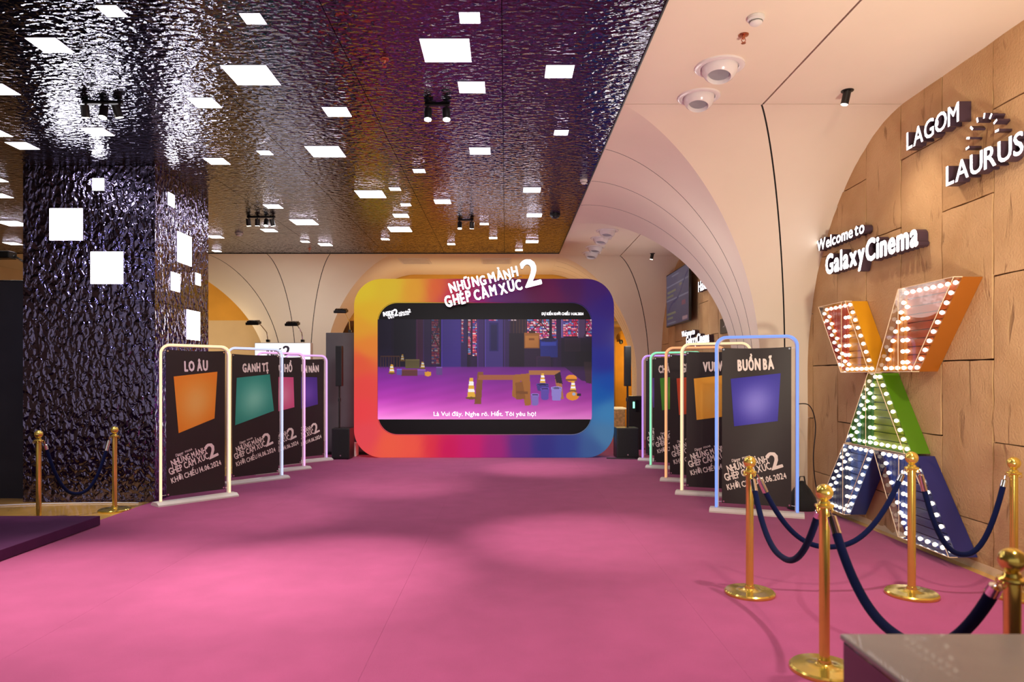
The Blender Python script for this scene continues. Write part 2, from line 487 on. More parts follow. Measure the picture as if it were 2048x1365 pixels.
# ------------------------------------------------------------------ back walls and the room behind the arches
OCHRE = mat('ochre_plaster', lin(214, 160, 66), .8, noise=.08, nscale=1.5)
BROWN = mat('brown_plaster', lin(120, 86, 50), .8, noise=.12, nscale=2)
BEIGE = mat('beige_plaster', lin(206, 184, 152), .8, noise=.05, nscale=2)
MB().box(-12, WX + 3, 17.42, 17.6, 3.0, CEIL + .1).obj('wall_back_fascia', OCHRE, kind='structure')
MB().box(-12, -5.5, 17.42, 17.5, 0, 3.0).obj('wall_back_left', BEIGE, kind='structure')
MB().box(-5.5, WX + 3, 17.6, 20.6, 3.0, 3.06).obj('ceiling_back_room', BROWN, kind='structure')
# far wall with an arched niche
NX, NW = 3.50, .30
arch = [(NX - NW, 0.0), (NX - NW, 2.6)] + [(NX + NW * -math.cos(a), 2.6 + .34 * math.sin(a)) for a in [math.pi * k / 12 for k in range(1, 12)]] + [(NX + NW, 2.6), (NX + NW, 0.0)]
bw = MB().box(-5.5, NX - NW, 20, 20.2, 0, 3.0)
bw.box(NX + NW, WX + 3, 20, 20.2, 0, 3.0)
for (x0, z0), (x1, z1) in zip(arch[1:-2], arch[2:-1]):
    bw.add([(x0, 20, z0), (x1, 20, z1), (x1, 20, 3.0), (x0, 20, 3.0), (x0, 20.2, z0), (x1, 20.2, z1), (x1, 20.2, 3.0), (x0, 20.2, 3.0)],
           [(0, 1, 2, 3), (4, 7, 6, 5), (0, 4, 5, 1), (2, 6, 7, 3)])
bw.obj('wall_back', BROWN, kind='structure')
MB().box(NX - .6, NX + .6, 20.35, 20.45, 0, 3.0).obj('wall_back_niche', mat('amber_plaster', lin(226, 158, 40), .7, noise=.12, nscale=2), kind='structure')
MB().box(-12, -11.9, -4.5, 17.5, 0, CEIL).obj('wall_left', BEIGE, kind='structure')
MB().box(-4.37, 6.9, 20.5, 20.6, 0, 3.0).obj('wall_back_outer', BROWN, kind='structure')

# ------------------------------------------------------------------ stone wall on the right, slab by slab
wr = MB().box(WX + .02, WX + .2, -4.5, 17.4, -.05, CEIL + .1).obj('wall_right', mat('dark_mortar', lin(66, 44, 24), .9, noise=.1), kind='structure')
MB().box(WX - .012, WX + .02, -4.4, 8.6, 0, .062).obj('baseboard_right', mat('pale_stone_skirting', lin(226, 204, 170), .7, noise=.08), kind='structure')


def slab(h, w, seed):
    """rough stone slab facing -x, its lower near corner at the origin"""
    r = random.Random(seed); nu, nv = 5, 8; V = []; F = []
    for j in range(nv + 1):
        for i in range(nu + 1):
            edge = i in (0, nu) or j in (0, nv)
            a = w * i / nu; b2 = h * j / nv
            if i in (0, nu): a += r.uniform(-.008, .008)
            if j in (0, nv): b2 += r.uniform(-.003, .003)
            V.append((-.012 + (r.uniform(0, .005) if edge else r.uniform(-.002, .0015)), a, b2))
    n = len(V)
    for j in range(nv):
        for i in range(nu):
            p = j * (nu + 1) + i; F.append((p, p + nu + 1, p + nu + 2, p + 1))
    ring = [i for i in range(nu + 1)] + [(j + 1) * (nu + 1) - 1 for j in range(1, nv + 1)] + [nv * (nu + 1) + i for i in range(nu - 1, -1, -1)] + [j * (nu + 1) for j in range(nv - 1, 0, -1)]
    V += [(.02, V[i][1], V[i][2]) for i in ring]
    for k in range(len(ring)):
        F.append((ring[k], ring[(k + 1) % len(ring)], n + (k + 1) % len(ring), n + k))
    return mesh('stone_slab', V, F, STONE)


SW, SH = .626, 1.30
full = [slab(SH - .012, SW - .016, k) for k in range(8)]
cut = {}
for k in range(-15, 20):
    y0 = 5.325 + k * SW
    if y0 + SW > 17.4: continue
    z = -.91 if k % 2 == 0 else -.26
    while z < CEIL:
        a, b = max(z, 0), min(z + SH, CEIL + .05)
        if b - a > .05:
            if b - a > SH - .01:
                me = full[rng.integers(8)]
            else:
                key = round(b - a, 2)
                if key not in cut: cut[key] = [slab(b - a - .010, SW - .012, 50 + len(cut) * 3 + q) for q in range(3)]
                me = cut[key][rng.integers(3)]
            link('stone_slab', me, wr, (WX + float(rng.uniform(-.004, .004)), y0 + .008, a + .006))
        z += SH

# ------------------------------------------------------------------ column clad in rippled steel, with its own light panels
cx0, cx1, cy0, cy1 = -5.98, -4.346, 8.45, 9.97
dc = MB().box(cx0 + .02, cx1 - .02, cy0 + .02, cy1 - .02, 0, CEIL).obj('column', DARKGAP, kind='structure')
for (z0, z1) in [(.0, 2.49), (2.49, CEIL)]:
    for (x0, x1) in [(cx0, -5.79), (-5.79, -4.47), (-4.47, cx1)]:
        MB().box(x0 + .002, x1 - .002, cy0, cy0 + .02, z0 + .002, z1 - .002).obj('cladding_sheet', RIPPLE_COL, dc)
    for (y0, y1) in [(cy0, 8.72), (8.72, cy1)]:
        MB().box(cx1 - .02, cx1, y0 + .002, y1 - .002, z0 + .002, z1 - .002).obj('cladding_sheet', RIPPLE_COL, dc)
    MB().box(cx0, cx0 + .02, cy0 + .022, cy1 - .002, z0 + .002, z1 - .002).obj('cladding_sheet', RIPPLE_COL, dc)
FRAMEMETAL = mat('light_frame', lin(190, 180, 200), .3, .6, noise=.02)
k = cy0 / FPX
for (x0, x1, y0, y1) in [(99.5, 166.5, 417, 481.5), (181.5, 247.5, 503.5, 568.5), (185, 209.5, 357, 382)]:
    X0, X1, Z0, Z1 = (x0 - 1012) * k, (x1 - 1012) * k, CH + (755 - y1) * k, CH + (755 - y0) * k
    f = MB().box(X0, X1, cy0 - .006, cy0, Z0, Z1).obj('light_panel', FRAMEMETAL, dc)
    MB().box(X0 + .004, X1 - .004, cy0 - .009, cy0 - .006, Z0 + .004, Z1 - .004).obj('diffuser', PANELGLOW, f)
for (yc, zc, s) in [(9.215, 3.28, .41), (9.62, 2.93, .17), (8.96, 2.80, .245), (9.48, 2.27, .41), (8.85, 3.85, .17)]:
    f = MB().box(cx1, cx1 + .006, yc - s / 2, yc + s / 2, zc - s / 2, zc + s / 2).obj('light_panel', FRAMEMETAL, dc)
    MB().box(cx1 + .006, cx1 + .009, yc - s / 2 + .004, yc + s / 2 - .004, zc - s / 2 + .004, zc + s / 2 - .004).obj('diffuser', PANELGLOW, f)

# ------------------------------------------------------------------ square lights in the dark ceiling
SIZE = {'s': .1535, 'm': .242, 'b': .389}
LIGHTS = [(189, 10, 's'), (48, 75, 'm'), (477, 26, 's'), (439, 130, 'b'), (372, 195, 'm'), (643, 214, 'm'), (158, 255, 'm'), (608, 292, 'b'),
          (512, 301, 's'), (405, 316, 'm'), (8, 284, 'm'), (525, 409, 'm'), (578, 439, 'b'), (520, 458, 'm'), (412, 471, 'm'), (600, 482, 's'),
          (635, 487, 'm'), (423, 501, 's'), (-50, 167, 'm'), (-52, 257, 'm'), (-22, 357, 's'), (-30, 387, 'm'), (-14, 442, 'b'), (4, 485, 'm'),
          (917, 24, 's'), (838, 77, 'b'), (1092, 130, 'm'), (915, 163, 'm'), (1109, 260, 's'), (938, 295, 'm'), (824.5, 338, 's'), (1047, 375, 'm'),
          (708, 381, 'b'), (777, 375, 's'), (867, 399, 'm'), (800, 407, 's'), (784.5, 428, 'm'), (1054, 427, 'm'), (774, 454, 'b'), (959, 446, 's'),
          (978, 474.5, 's'), (894, 487, 's'), (1052, 481, 'm'), (1030.6, 499, 's'), (761, 477, 's')]
HC = CEIL - CH
frames, glows, spots = {}, {}, []
for k, s in SIZE.items():
    h = s / 2
    frames[k] = mesh('light_frame', *(lambda m: (m.V, m.F))(MB().box(-h, h, -h, h, -.003, 0)), FRAMEMETAL)
    glows[k] = mesh('diffuser', *(lambda m: (m.V, m.F))(MB().add([(-h + .004, -h + .004, -.0035), (h - .004, -h + .004, -.0035), (h - .004, h - .004, -.0035), (-h + .004, h - .004, -.0035)], [(0, 3, 2, 1)])), PANELGLOW)
for (px, py, k) in LIGHTS:
    d = FPX * HC / (755 - py); s = SIZE[k]
    spots.append(((px - 1012) * d / FPX + s / 2, d + s / 2, k))
WORD = {'s': 'small', 'm': 'medium', 'b': 'large'}
zones = lambda x: 'left of the dark column' if x < -5.6 else ('between column and middle seam' if x < -2.2 else ('just left of middle seam' if x < -.03 else 'right of middle seam'))
count = {}
for (x, y, k) in sorted(spots, key=lambda q: q[1]):
    key = (zones(x), k); count[key] = count.get(key, 0) + 1
    o = link('ceiling_light', frames[k], None, (x, y, CEIL))
    tag(o, f'{WORD[k]} square ceiling light, {ORD[count[key] - 1]} {WORD[k]} one from front, {key[0]}', 'light', 'square lights in the dark rippled ceiling')
    link('diffuser', glows[k], o)


# spotlights under the dark ceiling
def spot_cluster(x, y, heads, label, scale=1.0):
    t = thing('spotlight_cluster', (x, y, CEIL), 0, label, 'spotlight', 'black spotlights under the ceiling')
    n = len(heads)
    MB().box(min(h[0] for h in heads) - .03, max(h[0] for h in heads) + .03, -.02, .02, -.018, 0, .004).obj('track', BLACKMETAL, t)
    for i, (dx, ax, az) in enumerate(heads):
        h = MB().tube([(0, 0, 0), (0, 0, .11 * scale)], .038 * scale, 14).obj('lamp_head', BLACKMETAL, t, (dx, 0, -.035 - .11 * scale), (ax, 0, az))
        MB().lathe([(.034 * scale, -.004), (.034 * scale, .002)], 14).obj('lens', LENSGLOW, h)
        MB().tube([(dx, 0, -.015), (dx, 0, -.06)], .012, 6).obj('stem', BLACKMETAL, t)
    return t


spot_cluster(-3.84, 6.50, [(-.16, .3, .2), (0, -.25, 0), (.16, .35, -.5)], 'trio of black spotlights in front of the dark column')
spot_cluster(-.66, 6.55, [(-.09, -.2, 0), (.09, -.2, .3)], 'pair of black spotlights nearest over the carpet middle')
spot_cluster(-4.0, 11.15, [(-.20, .3, 0), (-.06, .2, .4), (.08, -.25, 0), (.2, .35, -.4)], 'row of four black spotlights right of the dark column')
spot_cluster(-.67, 11.35, [(-.1, -.2, 0), (.1, .3, .2)], 'pair of black spotlights far back above the big screen')


def smoke_detector(x, y, m, label, z=CEIL, r=.06):
    t = thing('smoke_detector', (x, y, z), 0, label, 'smoke detector')
    MB().lathe([(r, 0), (r, -.022), (r * .8, -.028)], 20).obj('base', m, t, smooth=True)
    MB().lathe([(r * .78, -.028), (r * .74, -.048), (r * .45, -.060), (.004, -.062)], 20).obj('cap', m, t, smooth=True)
    MB().lathe([(r * .80, -.036), (r * .80, -.040)], 20).obj('slot_ring', BLACK, t)


def sprinkler(x, y, label, z=CEIL, m=None):
    t = thing('sprinkler', (x, y, z), 0, label, 'sprinkler', 'fire sprinklers')
    m = m or mat('copper', lin(196, 120, 90), .3, 1, noise=.1)
    MB().lathe([(.04, 0), (.038, -.006), (.012, -.010), (.010, -.03), (.006, -.034)], 16).obj('rosette', m, t, smooth=True)
    MB().tube([(-.012, 0, -.028), (-.016, 0, -.045), (0, 0, -.062)], .003, 6).tube([(.012, 0, -.028), (.016, 0, -.045), (0, 0, -.062)], .003, 6).obj('arms', m, t)
    MB().lathe([(.018, -.062), (.018, -.065)], 12).obj('deflector', m, t)


smoke_detector(-6.86, 9.05, WHITEPLASTIC, 'round white detector left of the dark column', r=.07)
smoke_detector(1.03, 9.05, WHITEPLASTIC, 'white smoke detector on the dark ceiling near its plaster edge', r=.05)
smoke_detector(.79, 11.0, BLACK, 'black dome camera on the dark ceiling above the screen', r=.085)
smoke_detector(-4.85, 12.4, WHITEPLASTIC, 'white detector on the far dark ceiling right of the column', r=.07)
sprinkler(-1.0, 5.62, 'pinkish sprinkler on the dark ceiling left of the largest light')
sprinkler(-4.0, 13.9, 'sprinkler at the far edge of the dark ceiling')
smoke_detector(1.816, 4.96, WHITEPLASTIC, 'white smoke detector on the plaster ceiling, nearest to the front')
sprinkler(1.816, 5.22, 'copper sprinkler between smoke detector and large air nozzle')
sprinkler(1.81, 13.2, 'sprinkler between the far pairs of air nozzles')


def air_nozzle(x, y, r, label):
    t = thing('air_nozzle', (x, y, CEIL + .002), 0, label, 'air vent', 'round white air nozzles in the plaster ceiling')
    m = mat('glossy_white_enamel', lin(232, 226, 228), .18, noise=.02)
    MB().lathe([(r, 0), (r * .99, -.014), (r * .86, -.022), (r * .76, -.014), (r * .74, -.002)], 36).obj('flange', m, t, smooth=True)
    b = MB().lathe([(r * .72, .0), (r * .70, -.05), (r * .60, -.085), (r * .48, -.105), (r * .46, -.10), (r * .40, -.02)], 32).obj('nozzle', m, t, smooth=True)
    b.rotation_euler = (math.radians(-12), math.radians(8), 0)
    MB().lathe([(r * .44, -.07), (r * .43, -.072)], 24).obj('throat', mat('grey_throat', lin(150, 150, 158), .6, noise=.1), b)


air_nozzle(1.80, 5.75, .205, 'large white air nozzle nearest the front of the plaster ceiling')
air_nozzle(1.80, 6.37, .195, 'white air nozzle just behind the nearest large one')
air_nozzle(1.81, 12.2, .2, 'white air nozzle just beyond the arch, nearest of four')
air_nozzle(1.79, 12.85, .2, 'second white air nozzle beyond the arch')
air_nozzle(1.80, 13.75, .2, 'third white air nozzle beyond the arch')
air_nozzle(1.80, 14.4, .2, 'farthest white air nozzle beyond the arch')


def ceiling_spot(x, y, label):
    t = thing('ceiling_spotlight', (x, y, CEIL + .002), 0, label, 'spotlight', 'single black spots in the plaster ceiling')
    MB().lathe([(.055, 0), (.055, -.006), (.05, -.008)], 20).obj('flange', BLACKMETAL, t)
    h = MB().lathe([(.034, 0), (.034, -.115), (.03, -.118)], 18).obj('lamp_head', BLACKMETAL, t, (0, 0, -.006), (math.radians(6), math.radians(10), 0), smooth=True)
    MB().lathe([(.029, -.119), (.029, -.122)], 16).obj('lens', LENSGLOW, h)


ceiling_spot(3.12, 6.24, 'black spotlight cylinder in the plaster ceiling near the lit letters')
ceiling_spot(3.1, 14.45, 'small black spotlight in the plaster ceiling beyond the arch')


def grille(x, y, label):
    t = thing('air_grille', (x, y, CEIL + .002), 0, label, 'air vent', 'ceiling grilles above the screen')
    m = MATS['white_painted_metal']
    f = MB()
    for (a, b, c, d) in [(-.34, .34, -.34, -.30), (-.34, .34, .30, .34), (-.34, -.30, -.30, .30), (.30, .34, -.30, .30)]: f.box(a, b, c, d, -.012, 0)
    f.obj('frame', m, t)
    for k in range(9): MB().box(-.30, .30, -.29 + .065 * k, -.25 + .065 * k, -.010, -.006).obj('slat', m, t)


grille(-.22, 15.4, 'white ceiling grille above the figure two of the sign')
grille(-2.05, 15.4, 'white ceiling grille above the yellow corner of the screen')

# ------------------------------------------------------------------ big screen with the rainbow surround
YS = 13.06
X_ = lambda px, d=YS: (px - 1012) * d / FPX
Z_ = lambda py, d=YS: CH + (755 - py) * d / FPX


def round_rect(x0, x1, z0, z1, r, na=16, ne=34):
    P = []
    for (cx, cz, a0, (dx, dz), ln) in [(x1 - r, z1 - r, 0, None, 0)] * 0 or [
            (x1 - r, z0 + r, -90, (0, 1), z1 - z0 - 2 * r), (x1 - r, z1 - r, 0, (-1, 0), x1 - x0 - 2 * r),
            (x0 + r, z1 - r, 90, (0, -1), z1 - z0 - 2 * r), (x0 + r, z0 + r, 180, (1, 0), x1 - x0 - 2 * r)]:
        for k in range(na):
            a = math.radians(a0 + 90 * k / na); P.append((cx + r * math.cos(a), cz + r * math.sin(a)))
        a = math.radians(a0 + 90); ex, ez = cx + r * math.cos(a), cz + r * math.sin(a)
        for k in range(ne):
            P.append((ex + dx * ln * k / ne, ez + dz * ln * k / ne))
    return P


HUES = [(80, 250, 230, 196, 45), (250, 230, 228, 188, 45), (400, 250, 232, 160, 45), (540, 250, 230, 100, 50), (620, 290, 200, 45, 80), (800, 300, 150, 30, 110),
        (900, 290, 95, 35, 110), (1150, 200, 90, 15, 60), (1250, 260, 100, 15, 70), (1350, 220, 75, 20, 80), (1550, 220, 65, 25, 100), (1620, 350, 50, 25, 115),
        (1560, 500, 45, 30, 125), (1580, 700, 30, 35, 140), (1600, 830, 5, 70, 165), (1560, 900, 0, 85, 170), (1600, 1000, 60, 130, 185), (1580, 1150, 75, 125, 170),
        (1500, 1230, 60, 90, 150), (1350, 1220, 50, 60, 140), (1200, 1220, 50, 45, 130), (1050, 1220, 95, 40, 130), (900, 1230, 170, 30, 120), (750, 1220, 210, 20, 110),
        (600, 1230, 215, 10, 90), (500, 1220, 235, 45, 70), (400, 1220, 255, 90, 70), (250, 1210, 255, 95, 70), (100, 1150, 245, 75, 85), (70, 1000, 250, 70, 75),
        (90, 850, 245, 75, 70), (60, 700, 240, 90, 60), (110, 600, 240, 135, 50), (80, 480, 235, 160, 45), (120, 400, 232, 180, 40), (720, 230, 175, 35, 80), (1000, 250, 90, 30, 90)]
hp = np.array([(X_(700 + a / 3.1018), Z_(500 + b / 3.1018)) for a, b, *_ in HUES]); hc = slin([h[2:] for h in HUES])


def rainbow(x, z):
    d2 = ((hp - (x, z)) ** 2).sum(1) + .03
    w = d2 ** -2.2
    return (hc * w[:, None]).sum(0) / w.sum()


led = thing('screen_wall', (-.42, YS + .2, 0), 0, 'big rounded LED screen framed by a yellow, red, purple and blue surround', 'screen')
OX, OY = -.42, YS + .2
outer = round_rect(X_(708), X_(1228), .012, Z_(558), .53); inner = round_rect(X_(754.5), X_(1184), Z_(871), Z_(604.5), .38)
N = len(outer); M = 12; V = []; F = []
for j in range(M + 1):
    t = j / M
    for (a, b) in zip(outer, inner):
        V.append((a[0] + (b[0] - a[0]) * t, YS, a[1] + (b[1] - a[1]) * t))
for j in range(M):
    for k in range(N):
        F.append((j * N + k, j * N + (k + 1) % N, (j + 1) * N + (k + 1) % N, (j + 1) * N + k))
cols = [rainbow(v[0], v[2]) for v in V]
b0 = len(V)
V += [(a, YS + .4, b) for a, b in outer]; cols += cols[:N]
V += [(a, YS + .06, b) for a, b in inner]; cols += [(.01, .01, .01)] * N
for k in range(N):
    F.append((k, b0 + k, b0 + (k + 1) % N, (k + 1) % N)); F.append((M * N + k, M * N + (k + 1) % N, b0 + N + (k + 1) % N, b0 + N + k))
F.append(tuple(range(b0, b0 + N)))
me = mesh('surround', [(v[0] - OX, v[1] - OY, v[2]) for v in V], F, print_mat('backlit_gradient', .82, .5)); paint(me, np.array(cols)); link('surround', me, led)
b = MB().prism([(a - OX, z) for a, z in round_rect(X_(756), X_(1182.5), Z_(869.5), Z_(606), .37, 12, 6)], YS + .03 - OY, YS + .06 - OY)
b.obj('display', mat('black_display', (.009, .008, .009), .5, noise=.05, spec=.1), led)

# the moving picture: an empty violet hall with mosaic windows, trestles, cones and buckets
PW, PH = 424, 200
yy, xx = np.mgrid[0:PH, 0:PW]; zx = 65 + xx * (1972 - 65) / (PW - 1); zy = 195 + yy * (1087 - 195) / (PH - 1)
img = np.zeros((PH, PW, 3)); img[:] = (34, 16, 52)
img += (10 * np.sin(zx / 37) + 7 * np.sin(zx / 13 + 1))[..., None] * np.array([.6, .3, 1.0])


def mix(mask, c, a=1.0):
    m = (mask * a)[..., None] if np.ndim(mask) else mask
    img[:] = img * (1 - m) + np.array(c, float) * m


def rect(x0, y0, x1, y1, c, a=1.0): mix(((zx >= x0) & (zx < x1) & (zy >= y0) & (zy < y1)).astype(float), c, a)


def poly(pts, c, a=1.0):
    ins = np.zeros(zx.shape, bool)
    for (x0, y0), (x1, y1) in zip(pts, pts[1:] + pts[:1]):
        if y0 == y1: continue
        hit = ((zy >= min(y0, y1)) & (zy < max(y0, y1))) & (zx < (x1 - x0) * (zy - y0) / (y1 - y0) + x0)
        ins ^= hit
    mix(ins.astype(float), c, a)


def oval(cx, cy, rx, ry, c, a=1.0, soft=.05): mix(np.clip((1 - ((zx - cx) / rx) ** 2 - ((zy - cy) / ry) ** 2) / soft, 0, 1), c, a)


def seg(x0, y0, x1, y1, w, c, a=1.0):
    dx, dy = x1 - x0, y1 - y0; L = math.hypot(dx, dy); poly([(x0 - dy / L * w, y0 + dx / L * w), (x1 - dy / L * w, y1 + dx / L * w), (x1 + dy / L * w, y1 - dx / L * w), (x0 + dy / L * w, y0 - dx / L * w)], c, a)


def mosaic(x0, y0, x1, y1, dim=1.0):
    pal = [(225, 50, 90), (240, 150, 165), (205, 70, 140), (250, 215, 225), (120, 150, 215), (190, 40, 70), (235, 100, 110), (90, 70, 150)]
    y = y0
    while y < y1:
        x = x0
        while x < x1:
            w = rng.integers(14, 30); rect(x + 3, y + 3, min(x + w, x1), min(y + 13, y1), np.array(pal[rng.integers(len(pal))]) * dim); x += w
        y += 15


for (x0, x1, c) in [(65, 190, (30, 20, 52)), (200, 400, (20, 14, 34)), (410, 470, (58, 22, 52)), (470, 530, (40, 24, 60)), (630, 800, (52, 34, 110)), (800, 860, (40, 24, 70)),
                    (950, 1010, (52, 28, 84)), (1020, 1180, (56, 40, 104)), (1190, 1240, (44, 24, 70)), (1240, 1390, (34, 18, 40)), (1700, 1720, (80, 62, 110)), (1850, 1912, (66, 46, 78))]:
    rect(x0, 195, x1, 640, c)
    rect(x0, 195, x0 + 8, 640, np.array(c) * 1.35)
mosaic(540, 195, 612, 590, .55); mosaic(810, 195, 830, 400, .8); mosaic(866, 195, 894, 510, .85); mosaic(908, 195, 948, 520, 1)
mosaic(1050, 195, 1130, 212, .9); mosaic(1225, 195, 1300, 215, .8); mosaic(1392, 195, 1590, 370, 1); mosaic(1616, 195, 1652, 370, 1); mosaic(1716, 195, 1850, 345, 1); mosaic(1915, 195, 1972, 345, .9)
for s in [(620, 195, 545, 420), (540, 300, 630, 480), (1530, 195, 1400, 340), (1500, 195, 1640, 380), (1950, 250, 1890, 380)]: seg(*s, 5, (40, 26, 40))
rect(1060, 225, 1140, 480, (34, 26, 84)); rect(1072, 240, 1128, 470, (28, 20, 66))
for k in range(5): rect(1270 + 26 * k, 195, 1282 + 26 * k, 330, (60, 38, 40))
rect(1235, 320, 1375, 640, (26, 14, 32)); rect(1700, 360, 1972, 660, (26, 15, 40)); rect(1730, 365, 1870, 480, (46, 26, 50)); rect(1735, 372, 1865, 474, (36, 20, 42))
rect(1370, 315, 1506, 452, (140, 84, 44)); rect(1378, 340, 1498, 444, (168, 104, 52)); rect(1410, 300, 1470, 320, (60, 36, 30)); rect(1410, 362, 1462, 380, (120, 66, 34))
rect(1508, 372, 1668, 532, (36, 40, 120)); rect(1520, 400, 1656, 430, (52, 62, 160)); oval(1588, 378, 76, 16, (30, 26, 70)); rect(1372, 455, 1515, 640, (40, 22, 50)); rect(1480, 525, 1606, 640, (58, 32, 62)); rect(1488, 532, 1598, 632, (44, 26, 56))
rect(1830, 480, 1972, 660, (22, 14, 34))
# floor of the hall
fl = np.clip((zy - 615) / 470, 0, 1); m = np.clip((zy - 612) / 14, 0, 1); lef = np.clip((zx - 65) / 1900, 0, 1)
base = np.stack([np.interp(fl, [0, .3, .6, .85, 1], [104, 138, 176, 226, 252]), np.interp(fl, [0, .3, .6, .85, 1], [34, 40, 56, 100, 142]), np.interp(fl, [0, .3, .6, .85, 1], [128, 150, 168, 200, 222])], -1)
base *= (1 - .18 * lef)[..., None] + (.03 * np.sin(zx / 61 + zy / 23) * np.sin(zy / 31))[..., None]
img[:] = img * (1 - m[..., None]) + base * m[..., None]
poly([(1720, 612), (1972, 612), (1972, 760), (1880, 740)], (50, 24, 66)); poly([(1900, 575), (1972, 575), (1972, 770), (1920, 760)], (56, 36, 48))
for (x0, y0, x1, y1, c) in [(275, 640, 420, 700, (90, 48, 50)), (310, 550, 435, 632, (86, 74, 46)), (232, 638, 278, 690, (86, 70, 150)), (420, 640, 490, 690, (112, 66, 140)), (480, 665, 540, 700, (150, 96, 40)), (585, 620, 640, 690, (90, 60, 120))]:
    rect(x0, y0, x1, y1, c); rect(x0, y0, x1, y0 + 9, np.array(c) * 1.3)
for k in range(8): rect(88 + 24 * k, 522, 93 + 24 * k, 630, (84, 52, 40))
rect(88, 520, 262, 528, (84, 52, 40))


def cone(x, y0, y1, w, dark=1.0):
    c = np.array([214, 160, 56]) * dark
    poly([(x - w * .16, y0), (x + w * .16, y0), (x + w * .40, y1 - 8), (x - w * .40, y1 - 8)], c)
    h = y1 - y0
    for (a, b2) in [(.18, .36), (.52, .68)]:
        poly([(x - w * (.16 + .24 * a), y0 + h * a), (x + w * (.16 + .24 * a), y0 + h * a), (x + w * (.16 + .24 * b2), y0 + h * b2), (x - w * (.16 + .24 * b2), y0 + h * b2)], np.array([236, 230, 226]) * dark)
    oval(x, y1 - 8, w * .56, max(7, w * .13), np.array([110, 74, 40]) * dark)


def bucket(x0, y0, x1, y1, c):
    poly([(x0, y0), (x1, y0), (x1 - (x1 - x0) * .09, y1), (x0 + (x1 - x0) * .09, y1)], c); oval((x0 + x1) / 2, y1, (x1 - x0) * .41, 9, c)
    oval((x0 + x1) / 2, y0, (x1 - x0) * .53, 12, np.array(c) * 1.25); oval((x0 + x1) / 2, y0 + 1, (x1 - x0) * .45, 8, np.array(c) * .6)


cone(285, 508, 572, 40, .75); cone(190, 598, 684, 62, .95); cone(465, 572, 642, 50, .85); oval(512, 682, 28, 22, (206, 140, 50))
WOOD = (150, 92, 44)
poly([(955, 665), (1005, 665), (985, 950), (925, 950)], (122, 74, 46)); poly([(965, 690), (1280, 690), (1280, 735), (960, 735)], (150, 84, 60)); poly([(1270, 690), (1420, 676), (1428, 960), (1376, 966), (1340, 735), (1300, 905), (1262, 880)], WOOD)
poly([(1290, 760), (1355, 750), (1382, 905), (1298, 912)], (128, 76, 38)); seg(1300, 845, 1400, 850, 12, (112, 66, 36))
poly([(1410, 652), (1690, 652), (1722, 905), (1670, 905), (1640, 690), (1412, 690)], (158, 100, 62)); poly([(1640, 690), (1690, 660), (1712, 770), (1655, 760)], (40, 24, 36))
cone(898, 716, 905, 92); cone(1534, 676, 778, 66)
bucket(1478, 775, 1590, 826, (62, 50, 120)); bucket(1515, 812, 1592, 905, (86, 64, 150)); bucket(1610, 806, 1704, 912, (132, 116, 186)); bucket(1432, 866, 1500, 955, (118, 96, 168))
oval(1790, 722, 50, 34, (216, 134, 44)); rect(1742, 728, 1838, 742, (120, 70, 40)); cone(1805, 742, 842, 68); oval(1800, 878, 58, 40, (206, 126, 40)); oval(1812, 862, 16, 14, (150, 160, 190)); rect(1840, 856, 1876, 880, (40, 26, 50))
img *= (1 - .45 * np.clip(1 - (zx - 65) / 700, 0, 1) * np.clip((640 - zy) / 200, 0, 1))[..., None]
img *= (1 - .35 * np.clip((zx - 1300) / 670, 0, 1) * np.clip((zy - 330) / 100, 0, 1) * np.clip((660 - zy) / 40, 0, 1))[..., None]
img *= (1 + .035 * np.sin(yy * 2.1))[..., None]
img = np.clip(img, 0, 255)
x0, x1, z0, z1 = X_(755) - OX, X_(1184) - OX, Z_(839.5), Z_(639)
SCREENMAT = print_mat('lit_screen', 1.1, .4)
me = grid_mesh('picture', PW - 1, PH - 1, lambda u, v: (x0 + (x1 - x0) * u, YS + .026 - OY, z1 + (z0 - z1) * v), SCREENMAT, False, slin(img))
link('picture', me, led)
SUBT = mat('lit_white_caption', (.8, .8, .8), .5, emit=(.95, .95, 1), strength=.95)
U, Wd = (1, 0, 0), (0, 0, 1)
pt = lambda px, py, dy=.02: (X_(px) - OX, YS + dy - OY, Z_(py))
text_part('subtitle', 'Là Vui đây. Nghe rõ. Hết. Tôi yêu họ!', led, SUBT, pt(867, 832.5), U, Wd, .085, 1.96, .004, kind='stuff')
text_part('caption', 'DỰ KIẾN KHỞI CHIẾU 14.06.2024', led, SUBT, pt(1083.5, 630.5), U, Wd, .052, .80, .03, kind='stuff')
tilt = lambda a: ((math.cos(math.radians(a)), 0, math.sin(math.radians(a))), (-math.sin(math.radians(a)), 0, math.cos(math.radians(a))))
text_part('caption', 'INSIDE', led, SUBT, pt(766.5, 633.0), *tilt(10), .085, .205, .03, kind='stuff')
text_part('caption', 'OUT', led, SUBT, pt(776, 638.0), *tilt(10), .075, .125, .03, kind='stuff')
text_part('caption', '2', led, SUBT, pt(788, 632.5), *tilt(10), .135, .085, .03, kind='stuff')
text_part('caption', 'NHỮNG MẢNH', led, SUBT, pt(797.5, 628.5), *tilt(10), .035, .19, .03, kind='stuff')
text_part('caption', 'GHÉP CẢM XÚC', led, SUBT, pt(798, 633.0), *tilt(10), .035, .20, .03, kind='stuff')
text_part('caption', '2', led, SUBT, pt(816.5, 625.5), *tilt(10), .07, .05, .03, kind='stuff')

